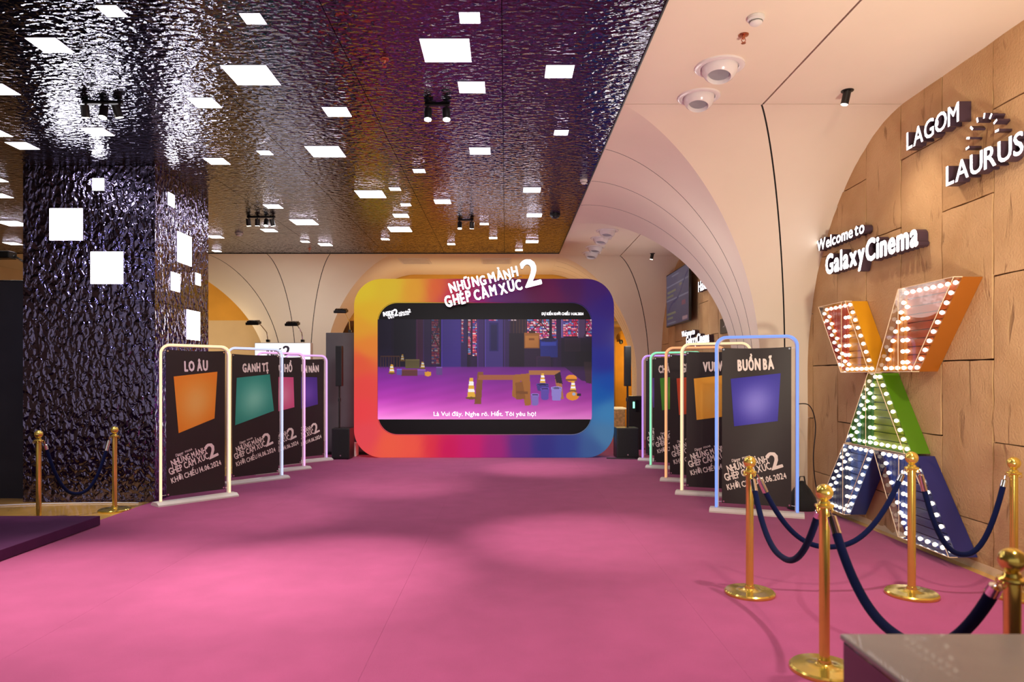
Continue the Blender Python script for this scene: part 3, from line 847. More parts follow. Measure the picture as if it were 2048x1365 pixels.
# the lit title leaning across the top of the screen
sg = thing('title_sign', (-.15, YS - .06, 2.9), 0, 'glowing white title letters tilted across the top edge of the big screen', 'sign')
so = lambda px, py: (X_(px) + .15, 0.0, Z_(py) - 2.9)
J = [(0, .05, 1.04), (.01, -.03, .98), (-.008, .04, 1.0), (.006, -.05, 1.05), (-.004, .02, .97)]
letter_row('NHỮNG MẢNH', sg, so(903, 588), *tilt(14.2), .185, 1.32, .09, .03, None, None, J, gap=.12, space=.22)
letter_row('GHÉP CẢM XÚC', sg, so(894, 616.5), *tilt(13.6), .205, 1.49, .09, .032, None, None, J, gap=.12, space=.22)
letter_row('2', sg, so(1050, 577.5), *tilt(14), .53, .33, .09, .018)
MB().tube([so(905, 590), so(1044, 553)], .008, 6).tube([so(905, 612), so(1046, 577)], .008, 6).obj('mounting_rail', CHROME, sg, (0, .05, 0))

# ------------------------------------------------------------------ banner stands with neon arches
wave = lambda x, z: .006 * math.sin(5.1 * x + 1.3 * z) + .004 * math.sin(9 * x - 2.2 * z + 1)


def hand_text(name, body, parent, m, org, ang, cap, width, seed, bold=.022, squash=1.0):
    """hand-cut poster lettering printed on the sheet (local x, z)"""
    r = random.Random(seed); cur = 0; items = []
    for ch in body:
        if ch == ' ':
            cur += .24; continue
        V, F = glyphs(ch, bold, 0, 2); x0, x1 = V[:, 0].min(), V[:, 0].max(); items.append((V, F, cur - x0, (x0 + x1) / 2)); cur += x1 - x0 + .055
    sx = width / cur; sz = cap / CAP; ca, sa = math.cos(ang), math.sin(ang); W = []; FF = []
    for (V, F, dx, c) in items:
        rot = r.uniform(-.06, .06); s = r.uniform(.94, 1.06); n = len(W)
        for vi, v in enumerate(V):
            a = (v[0] - c) * s; b2 = v[1] * s; a, b2 = a * math.cos(rot) - b2 * math.sin(rot), a * math.sin(rot) + b2 * math.cos(rot)
            a = (a + c + dx) * sx; b2 = b2 * sz
            x, z = org[0] + a * ca - b2 * sa, org[1] + a * sa + b2 * ca
            W.append((x, wave(x, z) - .0035 - v[2], z))
        FF += [tuple(i + n for i in f) for f in F]
    o = link(name, mesh(name, W, FF, m), parent); tag(o, kind='stuff')
    return o


BW, BT, BB = .735, 1.88, .10
BH = BT - BB


def banner(x, y, rz, hue, strength, title, twid, panel, c0, c1, label, H=1.97):
    t = thing('banner_stand', (x, y, .008), rz, label, 'banner stand', 'film banner stands with neon arches')
    nm = mat('neon_' + title.replace(' ', '_'), tuple(.15 * c for c in hue), .4, emit=hue, strength=strength)
    hw, r = .43, .11; zt = H - .02
    path = [(-hw, 0, .05), (-hw, 0, .6), (-hw, 0, 1.2)] + [(-hw + r - r * math.cos(a), 0, zt - r + r * math.sin(a)) for a in [math.pi / 2 * k / 8 for k in range(9)]]
    path += [(0, 0, zt)] + [(hw - r + r * math.sin(a), 0, zt - r + r * math.cos(a)) for a in [math.pi / 2 * k / 8 for k in range(9)]] + [(hw, 0, 1.2), (hw, 0, .6), (hw, 0, .05)]
    MB().tube(path, .0155, 10).obj('neon_arch', nm, t, smooth=True)
    MB().tube([(p[0] * .965, .035, p[2] - (.012 if p[2] > 1 else 0)) for p in path], .011, 8).obj('back_frame', WHITEMETAL, t, smooth=True)
    b2 = MB(); prof = [(-.11, 0), (-.11, .018), (-.06, .045), (.06, .045), (.11, .018), (.11, 0)]
    V = [(s * .5, py, pz) for s in (-1, 1) for py, pz in prof]; F = [tuple(range(6)), tuple(range(6, 12))[::-1]] + [(k, k + 6, (k + 1) % 6 + 6, (k + 1) % 6) for k in range(6)]
    b2.add(V, F).obj('base_plate', WHITEMETAL, t)
    sag = lambda u: .012 * 4 * u * (1 - u)
    me = grid_mesh('banner_sheet', 14, 24, lambda u, v: ((u - .5) * BW, wave((u - .5) * BW, BT - v * BH), BT - v * BH - sag(u) * (1 - v)), BANNER)
    link('banner_sheet', me, t)
    for (u, v) in [(-1, 1), (1, 1), (-1, -1), (1, -1)]:
        x2, z2 = u * (BW / 2 - .02), (BT - .02) if v > 0 else BB + .02
        MB().lathe([(.010, 0), (.010, .004), (.006, .005)], 12, 'y').obj('grommet', CHROME, t, (x2, wave(x2, z2) - .006, z2))
        MB().tube([(x2, wave(x2, z2), z2), (u * .415, .03, z2 + v * .012)], .003, 5).obj('tie', WHITEMETAL, t)
    L = lambda u, v: ((u - .5) * BW, BT - v * BH)
    # coloured panel print
    q = [L(*p) for p in panel]; n = 14; cs = np.zeros((n + 1, n + 1, 3)); a0, a1 = np.array(c0, float), np.array(c1, float)
    for j in range(n + 1):
        for i in range(n + 1):
            g = math.exp(-(((i / n - .5) / .42) ** 2 + ((j / n - .55) / .42) ** 2)); cs[j, i] = a0 * (1 - g) + a1 * g

    def quad(u, v):
        ax, az = q[0][0] + (q[1][0] - q[0][0]) * u, q[0][1] + (q[1][1] - q[0][1]) * u
        bx, bz = q[3][0] + (q[2][0] - q[3][0]) * u, q[3][1] + (q[2][1] - q[3][1]) * u
        px, pz = ax + (bx - ax) * v, az + (bz - az) * v
        return (px, wave(px, pz) - .003, pz)
    link('colour_panel', grid_mesh('colour_panel', n, n, quad, PANELPRINT, False, slin(cs)), t)
    o0 = L(.5 - twid / 2, .148); hand_text('banner_heading', title, t, INK, o0, .05, .125, twid * BW, 3, .045)
    a = math.radians(18)
    hand_text('film_title', 'NHỮNG MẢNH', t, INK, L(.095, .80), a, .078, .45, 5)
    hand_text('film_title', 'GHÉP CẢM XÚC', t, INK, L(.055, .858), a, .084, .52, 8)
    hand_text('film_title', '2', t, INK, L(.725, .773), a, .19, .14, 2, .018)
    hand_text('release_date', 'KHỞI CHIẾU 14.06.2024', t, INK, L(.085, .915), math.radians(15), .068, .655, 9)
    V, F = glyphs('Disney', .012, 0, 2, .25)
    text_part('studio_name', 'Disney', t, INK, (L(.15, .735)[0], -.012, L(.15, .735)[1]), (math.cos(a), 0, math.sin(a)), (-math.sin(a), 0, math.cos(a)), .034, .10, .012, shear=.25, kind='stuff')
    text_part('studio_name', 'PIXAR', t, INK, (L(.305, .714)[0], -.012, L(.305, .714)[1]), (math.cos(a), 0, math.sin(a)), (-math.sin(a), 0, math.cos(a)), .026, .095, .01, kind='stuff')
    return t


PANELPRINT = print_mat('panel_print', 0, .5)
P1 = [(.125, .185), (.86, .150), (.815, .485), (.20, .575)]
P2 = [(.10, .195), (.80, .165), (.90, .475), (.06, .58)]
P3 = [(.13, .200), (.85, .165), (.81, .465), (.18, .505)]
P4 = [(.14, .185), (.80, .19), (.83, .47), (.22, .52)]
A = math.atan2
lz = A(.65, .57)
banner(-3.865, 8.525, lz, (1, .68, .40), 1.35, 'LO ÂU', .40, P1, (252, 150, 28), (255, 200, 96), 'banner reading LO ÂU with an orange panel and warm orange neon arch', 1.955)
banner(-3.70, 10.10, A(.75, .66), (.62, .68, 1), 1.15, 'GANH TỊ', .56, P2, (34, 158, 138), (130, 228, 200), 'banner reading GANH TỊ with a teal panel and cool white-blue neon arch', 1.985)
banner(-3.68, 11.18, A(.75, .66), (1, .48, .86), 1.1, 'XẤU HỔ', .56, P4, (226, 84, 140), (250, 160, 190), 'banner with a pink panel and pink neon arch, third in the left row', 1.96)
banner(-3.62, 12.38, A(.75, .66), (.82, .46, 1), 1.05, 'CHÁN NẢN', .72, P4, (74, 48, 150), (120, 84, 200), 'banner with a violet panel and lilac neon arch beside the left loudspeaker', 1.96)
rz = A(-.34, .84)
banner(2.82, 7.70, rz, (.20, .34, 1), 1.15, 'BUỒN BÃ', .535, P3, (34, 26, 160), (130, 130, 235), 'banner reading BUỒN BÃ with a blue panel and blue neon arch', 2.02)
banner(2.72, 8.87, rz, (1, .74, .42), 1.15, 'VUI VẺ', .42, P3, (250, 178, 48), (255, 200, 84), 'banner starting VUI with a yellow panel and pale amber neon arch', 2.0)
banner(2.78, 10.02, rz, (1, .42, .18), 1.1, 'GIẬN DỮ', .55, P3, (216, 72, 26), (240, 110, 50), 'banner with a red-orange panel and orange neon arch, right row', 2.0)
banner(2.86, 11.47, rz, (.30, .90, .55), 1.0, 'CHẢNH CHỌE', .80, P3, (66, 156, 30), (130, 205, 60), 'banner starting CH with a green panel and mint green neon arch', 1.98)
banner(2.93, 12.50, rz, (.62, .32, 1), 1.0, 'SỢ HÃI', .45, P3, (96, 60, 160), (150, 110, 205), 'banner with violet neon arch beside the right loudspeaker', 1.96)

# ------------------------------------------------------------------ loudspeakers, cabinets, light box
GRILLE = mat('speaker_grille', (.012, .012, .013), .7, .2, noise=.5, nscale=160)


def loudspeaker(x, y, w, label, ax=0.0):
    t = thing('loudspeaker', (x, y, .008), 0, label, 'loudspeaker', 'column loudspeakers beside the screen')
    MB().box(-w / 2, w / 2, -.2, .2, .012, .58, .012).obj('subwoofer', BLACK, t)
    g = MB().box(-w / 2 + .02, w / 2 - .02, -.208, -.199, .035, .56, .004).obj('grille', GRILLE, t)
    MB().box(-.012, .012, -.211, -.207, .06, .085).obj('badge', STEEL, g)
    for (a, b2) in [(-1, -1), (1, -1), (-1, 1), (1, 1)]: MB().lathe([(.02, 0), (.018, .014)], 10).obj('rubber_foot', BLACK, t, (a * (w / 2 - .05), b2 * .15, 0))
    MB().tube([(ax, 0, .57), (ax, 0, 1.40)], .018, 12).obj('pole', BLACKMETAL, t, smooth=True)
    MB().lathe([(.03, 1.08), (.03, 1.14), (.022, 1.15)], 12, at=(ax, 0, 0)).obj('pole_clamp', BLACK, t)
    c = MB().box(ax - .06, ax + .06, -.07, .07, 1.37, 2.14, .01).obj('column_array', BLACK, t)
    MB().box(ax - .052, ax + .052, -.076, -.069, 1.385, 2.125, .003).obj('grille', GRILLE, c)


loudspeaker(-3.10, 12.99, .34, 'black column loudspeaker on its bass box left of the big screen', -.07)
loudspeaker(2.305, 13.12, .42, 'black column loudspeaker on its bass box right of the big screen', .03)

GREY = mat('grey_printed_board', lin(96, 94, 100), .5, noise=.08, nscale=3)
kb = thing('advert_board', (-3.14, 13.72, .008), 0, 'tall grey board with white lettering behind the left loudspeaker', 'board')
MB().box(-.45, .45, -.12, .12, .05, 2.43, .01).obj('panel', GREY, kb)
MB().box(-.47, .47, -.15, .15, 0, .05, .008).obj('foot', BLACKMETAL, kb)
letter_row('BUS', kb, (.125, -.12, 2.33), U, Wd, .07, .20, .006, .02, INK, INK, gap=.35)
lb = thing('light_box', (-4.44, 13.65, .008), 0, 'glowing white light box with grey lettering behind the left banners', 'light box')
MB().box(-.56, .56, -.08, .08, .04, 2.23, .008).obj('case', WHITEMETAL, lb)
MB().box(-.545, .545, -.088, -.08, .3, 2.215).obj('lit_face', mat('white_light_box_face', (.9, .9, .9), .5, emit=(1, .97, 1), strength=1.25), lb)
MB().box(-.58, .58, -.14, .14, 0, .04, .008).obj('foot', WHITEMETAL, lb)
DARKINK = mat('dark_grey_ink', lin(84, 74, 96), .6, noise=.05)
text_part('lettering', 'INSIDE', lb, DARKINK, (-.30, -.0905, 1.955), *tilt(10), .12, .30, .03, kind='stuff')
text_part('lettering', 'OUT', lb, DARKINK, (-.26, -.0905, 1.82), *tilt(10), .11, .22, .03, kind='stuff')
text_part('lettering', '2', lb, DARKINK, (.03, -.0905, 1.975), *tilt(10), .19, .15, .03, kind='stuff')


def flood_lamp(x, z, ax, az, y, label, tube_m=None):
    t = thing('flood_lamp', (ax, y, az), 0, label, 'flood lamp', 'arm lamps above the boards')
    dx, dz = x - ax, z - az
    MB().tube([(0, 0, 0), (dx * .10, -.02, dz * .55), (dx * .5, -.12, dz * .92), (dx * .9, -.26, dz + .06)], .010, 8).obj('arm', tube_m or CHROME, t, smooth=True)
    MB().box(-.03, .03, -.04, .04, -.0, .05, .005).obj('clamp', BLACKMETAL, t)
    h = MB().box(-.125, .125, -.09, .09, -.02, .03, .008).obj('housing', BLACKMETAL, t, (dx, -.3, dz), (math.radians(14), 0, 0))
    f = MB()
    for k in range(7): f.box(-.10 + k * .032, -.088 + k * .032, -.07, .07, .03, .055)
    f.obj('cooling_fins', BLACKMETAL, h)


flood_lamp(-4.92, 2.60, -4.74, 2.25, 13.60, 'black flood lamp on a thin arm, on the left end of the light box')
flood_lamp(-4.16, 2.58, -4.05, 2.25, 13.60, 'black flood lamp on a thin arm, on the right end of the light box')
flood_lamp(-3.24, 2.84, -3.13, 2.45, 13.70, 'black flood lamp on an arm above the grey board')

gc = thing('control_cabinet', (2.78, 14.7, .008), 0, 'dark cabinet with a green light behind the right loudspeaker', 'cabinet')
MB().box(-.16, .16, -.16, .16, .03, 1.14, .012).obj('body', BLACK, gc)
MB().box(-.18, .18, -.18, .18, 0, .03, .006).obj('plinth', BLACKMETAL, gc)
MB().box(-.078, -.038, -.166, -.158, .88, 1.02, .004).obj('status_light', mat('green_indicator', (.1, .4, .25), .4, emit=(.25, 1, .62), strength=2.2), gc)
MB().box(-.02, .12, -.163, -.158, .80, 1.06, .003).obj('screen_window', mat('dark_glass', (.01, .01, .012), .1, noise=.05), gc)
ct = thing('counter', (2.2, 18.4, 0), 0, 'pale speckled counter in the amber room beyond the screen', 'counter')
MB().box(-.9, .96, -.28, .28, .1, .70, .01).obj('front', mat('pale_terrazzo', lin(222, 196, 146), .5, noise=.35, nscale=14), ct)
MB().box(-.93, .99, -.31, .31, .70, .74, .006).obj('top', mat('counter_top', lin(236, 214, 170), .3, emit=(1, .85, .55), strength=.5), ct)
MB().box(-.86, .92, -.25, .25, 0, .1).obj('plinth', BROWN, ct)
cm = thing('dome_camera', (3.36, 20.0, 2.62), 0, 'small black camera high on the amber arch beyond the screen', 'camera')
MB().box(-.05, .05, -.02, .35, -.02, .03, .005).obj('bracket', BLACKMETAL, cm)
MB().lathe([(.06, .0), (.06, -.05), (.04, -.09), (.005, -.105)], 16, at=(0, -.05, 0)).obj('dome', BLACK, cm, smooth=True)
wc = MB().box(-.11, .11, -.12, .12, .0, .26, .01).obj('white_carton', mat('white_carton', lin(226, 216, 210), .7, noise=.05), loc=(-3.02, 13.37, .008))
MB().box(-.114, .114, -.124, .124, .20, .262, .004).obj('lid', MATS['white_carton'], wc)
tag(wc, 'low white box on the floor behind the lower left corner of the screen', 'box')

# ------------------------------------------------------------------ platform, black drape, floor cable
pf = thing('platform', (-6.6, 5.2, .008), 0, 'low dark purple platform at the left edge of the carpet', 'platform')
PURPLE = mat('dark_purple_carpet', lin(80, 34, 76), .8, noise=.10, nscale=4, bump=.002, bscale=200, spec=.2)
MB().box(-2.4, 2.38, -2.6, 1.9, .006, .10, .004).obj('deck', PURPLE, pf)
MB().box(-2.3, 2.28, -2.5, 1.8, 0, .02).obj('plinth', BLACK, pf)
dr = thing('drape_wall', (-8.6, 8.72, 0), 0, 'tall matt black cloth backdrop left of the rippled column', 'backdrop')
link('cloth', grid_mesh('cloth', 90, 8, lambda u, v: (-3.2 + 5.79 * u, .03 * math.sin(u * 42) * (.3 + .7 * v) + .02 * math.sin(u * 17 + 2 * v), 2.84 - .07 * u - 2.82 * v), BLACKCLOTH), dr)
MB().tube([(-3.2, .03, 2.845), (2.59, .03, 2.775)], .016, 8).obj('top_rail', BLACKMETAL, dr)
for x in (-3.1, -.2, 2.5): MB().tube([(x, .06, 0), (x, .06, 2.8)], .018, 8).obj('upright', BLACKMETAL, dr)
fl2 = thing('arm_lamp', (-6.75, 10.35, 0), 0, 'black arm lamp with a bright tube above the black backdrop', 'lamp')
MB().tube([(0, 0, .02), (0, 0, 2.9), (-.12, 0, 3.10), (-.54, 0, 3.28), (-.75, 0, 3.42)], .018, 8).obj('arm', CHROME, fl2, smooth=True)
MB().box(-1.1, -.70, -.12, .06, 3.34, 3.45, .015).obj('housing', BLACKMETAL, fl2)
MB().box(-.2, .2, -.2, .2, 0, .03, .004).obj('foot', BLACKMETAL, fl2)


def cable(pts, r, m, label):
    P = [Vector(p) for p in pts]; out = []
    for i in range(len(P) - 1):
        p0, p1, p2, p3 = P[max(i - 1, 0)], P[i], P[i + 1], P[min(i + 2, len(P) - 1)]
        for k in range(8):
            t = k / 8; out.append(.5 * ((2 * p1) + (p2 - p0) * t + (2 * p0 - 5 * p1 + 4 * p2 - p3) * t * t + (3 * p1 - p0 - 3 * p2 + p3) * t ** 3))
    out.append(P[-1]); o0 = out[0].copy()
    o = MB().tube([p - o0 for p in out], r, 7).obj('cable', m, None, o0, smooth=True)
    tag(o, label, 'cable')


cable([(-6.3, 8.15, .008), (-5.8, 8.28, .008), (-5.4, 8.34, .008), (-4.9, 8.38, .008), (-4.5, 8.36, .008)], .008, WHITEPLASTIC, 'thin white cable on the golden floor before the column')
cable([(3.36, 7.9, 1.24), (3.52, 7.92, 1.22), (3.60, 7.94, 1.0), (3.58, 7.95, .6), (3.63, 7.98, .25), (3.70, 7.95, .05), (3.66, 7.9, .016)], .006, BLACK, 'thin black cable hanging beside the BUỒN BÃ banner')
cable([(2.7, 14.3, .019), (2.62, 13.6, .019), (2.58, 13.1, .019), (2.6, 12.85, .019), (2.3, 12.84, .019), (1.9, 12.9, .019)], .010, BLACK, 'black cable looping at the foot of the right loudspeaker')
bg = thing('sand_bag', (3.46, 7.98, .008), .3, 'dark cloth bag slumped behind the blue-lit banner', 'bag')
MB().lathe([(.16, 0), (.175, .05), (.15, .14), (.09, .24), (.04, .30), (.02, .33)], 16).obj('sack', BLACKCLOTH, bg, smooth=True)
MB().tube([(-.05, 0, .28), (-.03, 0, .38), (.03, 0, .38), (.05, 0, .28)], .008, 6).obj('handle', BLACKCLOTH, bg)

# ------------------------------------------------------------------ brass posts and velvet ropes
PR = [(.0, 0), (.172, 0), (.174, .006), (.174, .016), (.168, .026), (.10, .030), (.05, .033), (.036, .040)]
pieces = {
    'base': mesh('base', *(lambda m: (m.V, m.F))(MB().lathe([(.001, 0), (.172, 0), (.175, .008), (.173, .018), (.163, .026), (.10, .030), (.05, .033), (.034, .042), (.032, .060)], 40)), BRASS, True),
    'pole': mesh('pole', *(lambda m: (m.V, m.F))(MB().lathe([(.0265, .058), (.0265, .865)], 24)), BRASS, True),
    'collar': mesh('collar', *(lambda m: (m.V, m.F))(MB().lathe([(.028, .855), (.046, .862), (.048, .868), (.046, .874), (.030, .880), (.026, .892), (.016, .897)], 28)), BRASS, True),
    'ball': mesh('ball', *(lambda m: (m.V, m.F))(MB().lathe([(.016, .895)] + [(.0435 * math.sin(a), .938 - .0435 * math.cos(a)) for a in [math.pi * (k + 2.2) / 16 for k in range(14)]], 24)), BRASS, True)}
for me in pieces.values(): me.set_sharp_from_angle(angle=math.radians(35))
ring_me = mesh('hook_ring', *(lambda m: (m.V, m.F))(MB().tube([(.044 + .010 * math.cos(a), 0, .853 + .012 * math.sin(a)) for a in [2 * math.pi * k / 12 for k in range(13)]], .003, 6)), BRASS, True)
POSTS = {}


def post(key, x, y, label, s=1.0, z=.008):
    t = thing('barrier_post', (x, y, z), 0, label, 'barrier post', 'brass barrier posts')
    for n, me in pieces.items(): link(n, me, t)
    for k in range(4): link('hook_ring', ring_me, t, None, (0, 0, k * math.pi / 2 + .4))
    t.scale = (1, 1, s); POSTS[key] = (x, y, z, s)


post('A', 1.735, 4.86, 'brass post in front of the BUỒN BÃ banner')
post('B', 1.672, 3.585, 'brass post nearest the camera with its whole pole in view')
post('C', 2.87, 4.83, 'brass post in front of the lit star figure', 1.035)
post('D', 1.75, 2.36, 'brass post at the right edge behind the glossy box', .97)
post('E', 3.57, 4.80, 'brass post close to the stone wall at the right edge', 1.0)
post('F', -4.54, 7.92, 'brass post at the left end of the carpet before the column', 1.0, .008 if False else 0.0)
post('G', -5.01, 7.32, 'brass post half hidden behind the purple platform', 1.0, 0.0)


def rope(a, b, low, label, r=.0185):
    (xa, ya, za, sa), (xb, yb, zb, sb) = POSTS[a], POSTS[b]
    A_, B_ = Vector((xa, ya, za + .848 * sa)), Vector((xb, yb, zb + .848 * sb)); h = (B_ - A_); h.z = 0; h.normalize()
    A_ += h * .056; B_ -= h * .056; mid = (A_.z + B_.z) / 2; sag = mid - low; pts = []
    for k in range(41):
        t = k / 40; p = A_.lerp(B_, t)
        s = 1 - abs(2 * t - 1) ** 2.35
        p.z -= sag * s; pts.append(p)
    t0 = thing('velvet_rope', tuple(A_), 0, label, 'rope', 'blue velvet ropes')
    pts = [p - A_ for p in pts]
    L = [0]
    for p, q in zip(pts[:-1], pts[1:]): L.append(L[-1] + (q - p).length)
    cutp = lambda d: next(i for i, l in enumerate(L) if l >= d)
    i0, i1 = cutp(.075), cutp(L[-1] - .075)
    body = [pts[i] for i in range(i0, i1 + 1)]
    MB().tube(body, r, 12).obj('cord', NAVY, t0, smooth=True)
    for (p, q) in [(pts[0], pts[i0]), (pts[-1], pts[i1])]:
        d = (q - p).normalized(); ln = (q - p).length
        MB().tube([p + d * .022, p + d * .03, p + d * (ln + .012)], [.009, r * 1.02, r * 1.12], 14).obj('ferrule', CHROME, t0, smooth=True)
        MB().tube([p + Vector((0, 0, .008)), p, p + d * .012, p + d * .026], .005, 6).obj('hook', CHROME, t0)


rope('A', 'B', .44, 'short blue velvet rope between the BUỒN BÃ post and the nearest whole post', .019)
rope('A', 'C', .345, 'blue velvet rope from the BUỒN BÃ post to the post before the star figure')
rope('C', 'E', .30, 'blue velvet rope in front of the stone wall')
rope('B', 'D', .42, 'blue velvet rope running behind the glossy black box', .0225)
rope('F', 'G', .25, 'blue velvet rope in front of the rippled column')

# ------------------------------------------------------------------ glossy box in the near corner
fb = thing('plinth_box', (1.88, 1.32, .008), 0, 'glossy black box with a blurred grey top in the near right corner', 'box')
GLOSS = mat('glossy_black_acrylic', (.012, .010, .016), .06, noise=.1, coat=.6)
MB().box(-.835, .83, -.8, .8, .04, .725, .006).obj('body', GLOSS, fb)
MB().box(-.84, .84, -.805, .81, .725, .742, .005).obj('top', mat('satin_grey_top', lin(150, 137, 134), .33, noise=.05, coat=.15), fb)
MB().box(-.8, .8, -.76, .76, 0, .04).obj('plinth', BLACK, fb)

# ------------------------------------------------------------------ lit letters on the stone wall
RU, RZ = (0, -1, 0), (0, 0, 1)


def wall_sign(name, y, z, label):
    return thing(name, (WX - .014, y, z), 0, label, 'sign')


s1 = wall_sign('lettering_sign', 6.30, 3.645, 'LAGOM in white lit letters, highest on the stone wall')
letter_row('LAGOM', s1, (0, 0, 0), RU, RZ, .168, .73, .10, .012, gap=.06)
s1b = MB()
for (ra, rb) in [(.030, .022), (.012, .0)]:
    n = 20; V = []
    for q in range(n):
        a = 2 * math.pi * q / n; V += [(-.1015, -.445 + 0 + ra * .8 * math.cos(a), .084 + ra * math.sin(a)), (-.1015, -.445 + rb * .8 * math.cos(a), .084 + rb * math.sin(a))]
    s1b.add(V, [(2 * q, 2 * q + 1, 2 * ((q + 1) % n) + 1, 2 * ((q + 1) % n)) for q in range(n)])
s1b.obj('target_ring', LETTERGLOW, s1, (.0, 0, 0))
s2 = wall_sign('lettering_sign', 5.735, 3.155, 'LAURUS in white lit letters under an arc of lit dots')
letter_row('LAURUS', s2, (0, 0, 0), RU, RZ, .172, .86, .10, .012, gap=.06)
for q in range(8):
    a = math.radians(188 - q * 27); yq = -.43 - .16 * math.cos(a) * -1 * -1; yq = -(.43 + .165 * math.cos(a)); zq = .255 + .165 * math.sin(a)
    ca, sa = math.cos(a), math.sin(a)
    P = [(.020, .009), (.020, -.009), (-.020, -.009), (-.020, .009)]
    quad = [(-(u * ca - v * sa), u * sa + v * ca) for u, v in P]
    V = [(-.10, yq + a1, zq + b1) for a1, b1 in quad] + [(0, yq + a1, zq + b1) for a1, b1 in quad]
    me = mesh('dash', V, [(0, 1, 2, 3), (4, 7, 6, 5), (0, 4, 5, 1), (1, 5, 6, 2), (2, 6, 7, 3), (3, 7, 4, 0)], [LETTERGLOW, LETTERSIDE], False, [0, 1, 1, 1, 1, 1])
    link('dash', me, s2)
s3 = wall_sign('lettering_sign', 8.14, 3.05, 'Welcome to in small white lit letters above the cinema name')
letter_row('Welcome to', s3, (0, 0, 0), RU, RZ, .135, 1.08, .09, .022, gap=.055, space=.12)
s4 = wall_sign('lettering_sign', 7.90, 2.74, 'GalaxyCinema in large white lit letters on the stone wall')
letter_row('GalaxyCinema', s4, (0, 0, 0), RU, RZ, .225, 1.78, .10, .035, gap=.045)
s5 = wall_sign('lettering_sign', 13.2, 3.20, 'small white lit letters cut off by the arch, beside the wall screen')
letter_row('Haidilao', s5, (0, 0, 0), RU, RZ, .20, 1.0, .08, .02, gap=.06)
s6 = wall_sign('lettering_sign', 14.4, 2.30, 'white lit letters low on the far stone wall, just above the banners')
letter_row('Welcome to', s6, (0, 0, .10), RU, RZ, .12, 1.0, .09, .022, gap=.055, space=.12)
letter_row('GalaxyCinema', s6, (0, -.35, -.10), RU, RZ, .20, 1.6, .09, .03, gap=.045)
pq = thing('wall_plaque', (WX - .014, 11.75, 2.44), 0, 'small black plaque with pale script on the stone wall by the arch', 'sign')
MB().box(-.03, 0, -.27, .27, -.13, .13, .004).obj('board', BLACK, pq)
MB().tube([(-.0315, .10 - .02 * k, .015 * math.sin(k * 1.3) + .006 * k - .03) for k in range(12)], .004, 5).obj('scroll_mark', INK, pq)

# wall screen in the far bay
tv = thing('wall_screen', (WX - .014, 14.42, 3.25), 0, 'large dark display hung high on the stone wall beyond the arch', 'screen')
MB().box(-.185, -.135, -.95, .95, -.585, .585, .006).obj('case', BLACK, tv)
MB().box(-.135, 0, -.30, .30, -.25, .25).obj('bracket', BLACKMETAL, tv)
n0, n1 = 76, 48; im = np.zeros((n1, n0, 3)); im[:] = (62, 60, 84); im += (np.linspace(8, -8, n1)[:, None, None])
im[:6] = (70, 68, 90); im[3:4, 20:44] = (108, 106, 124); im[11, :] = (104, 102, 122); im[24, :] = (104, 102, 122)
for i in range(n0):
    yv = int(43 - 34 * (i / (n0 - 1)) ** .8 - 3 * math.sin(i / 9)); im[max(0, yv - 1):yv + 1, i] = (26, 30, 74)
for (r0, r1, c0, c1, c) in [(16, 18, 4, 34, (118, 112, 74)), (20, 22, 2, 26, (112, 106, 72)), (36, 38, 2, 34, (118, 112, 74)), (40, 42, 4, 24, (112, 106, 72)), (13, 15, 46, 54, (118, 106, 70)), (29, 33, 54, 66, (124, 56, 70)), (43, 46, 56, 72, (176, 130, 130)), (45, 46, 4, 34, (120, 118, 128))]:
    im[r0:r1, c0:c1] = im[r0:r1, c0:c1] * .35 + np.array(c) * .65
link('display', grid_mesh('display', n0 - 1, n1 - 1, lambda u, v: (-.1865, .925 - 1.85 * u, .56 - 1.12 * v), print_mat('dim_wall_display', .8, .2), False, slin(im)), tv)

# ------------------------------------------------------------------ star figure of marquee boxes with bulbs
BX, TD, AD = WX - .014, .165, .235      # wall plane, tray depth, cover depth


def clip(poly, n, c):
    out = []
    for a, b in zip(poly, poly[1:] + poly[:1]):
        da, db = a[0] * n[0] + a[1] * n[1] - c, b[0] * n[0] + b[1] * n[1] - c
        if da <= 0: out.append(a)
        if da * db < 0:
            t = da / (da - db); out.append((a[0] + (b[0] - a[0]) * t, a[1] + (b[1] - a[1]) * t))
    return out


def inset(poly, d):
    cx = sum(p[0] for p in poly) / len(poly); cz = sum(p[1] for p in poly) / len(poly); res = list(poly)
    for a, b in zip(poly, poly[1:] + poly[:1]):
        n = Vector((b[1] - a[1], -(b[0] - a[0]))).normalized()
        if n.dot(Vector((cx - a[0], cz - a[1]))) > 0: n = -n
        res = clip(res, n, n.dot(Vector(a)) - d)
    return res


bulb_me = mesh('bulb', *(lambda m: (m.V, m.F))(MB().lathe([(.008, 0), (.010, .008), (.017, .016), (.0195, .026), (.015, .038), (.006, .044)], 10)), BULBGLOW, True)
star = thing('marquee_figure', (BX, 6.64, .06), 0, 'star-shaped figure of yellow, orange, green and blue boxes edged with bulbs', 'sign')
OS, OZ = 6.64, .06


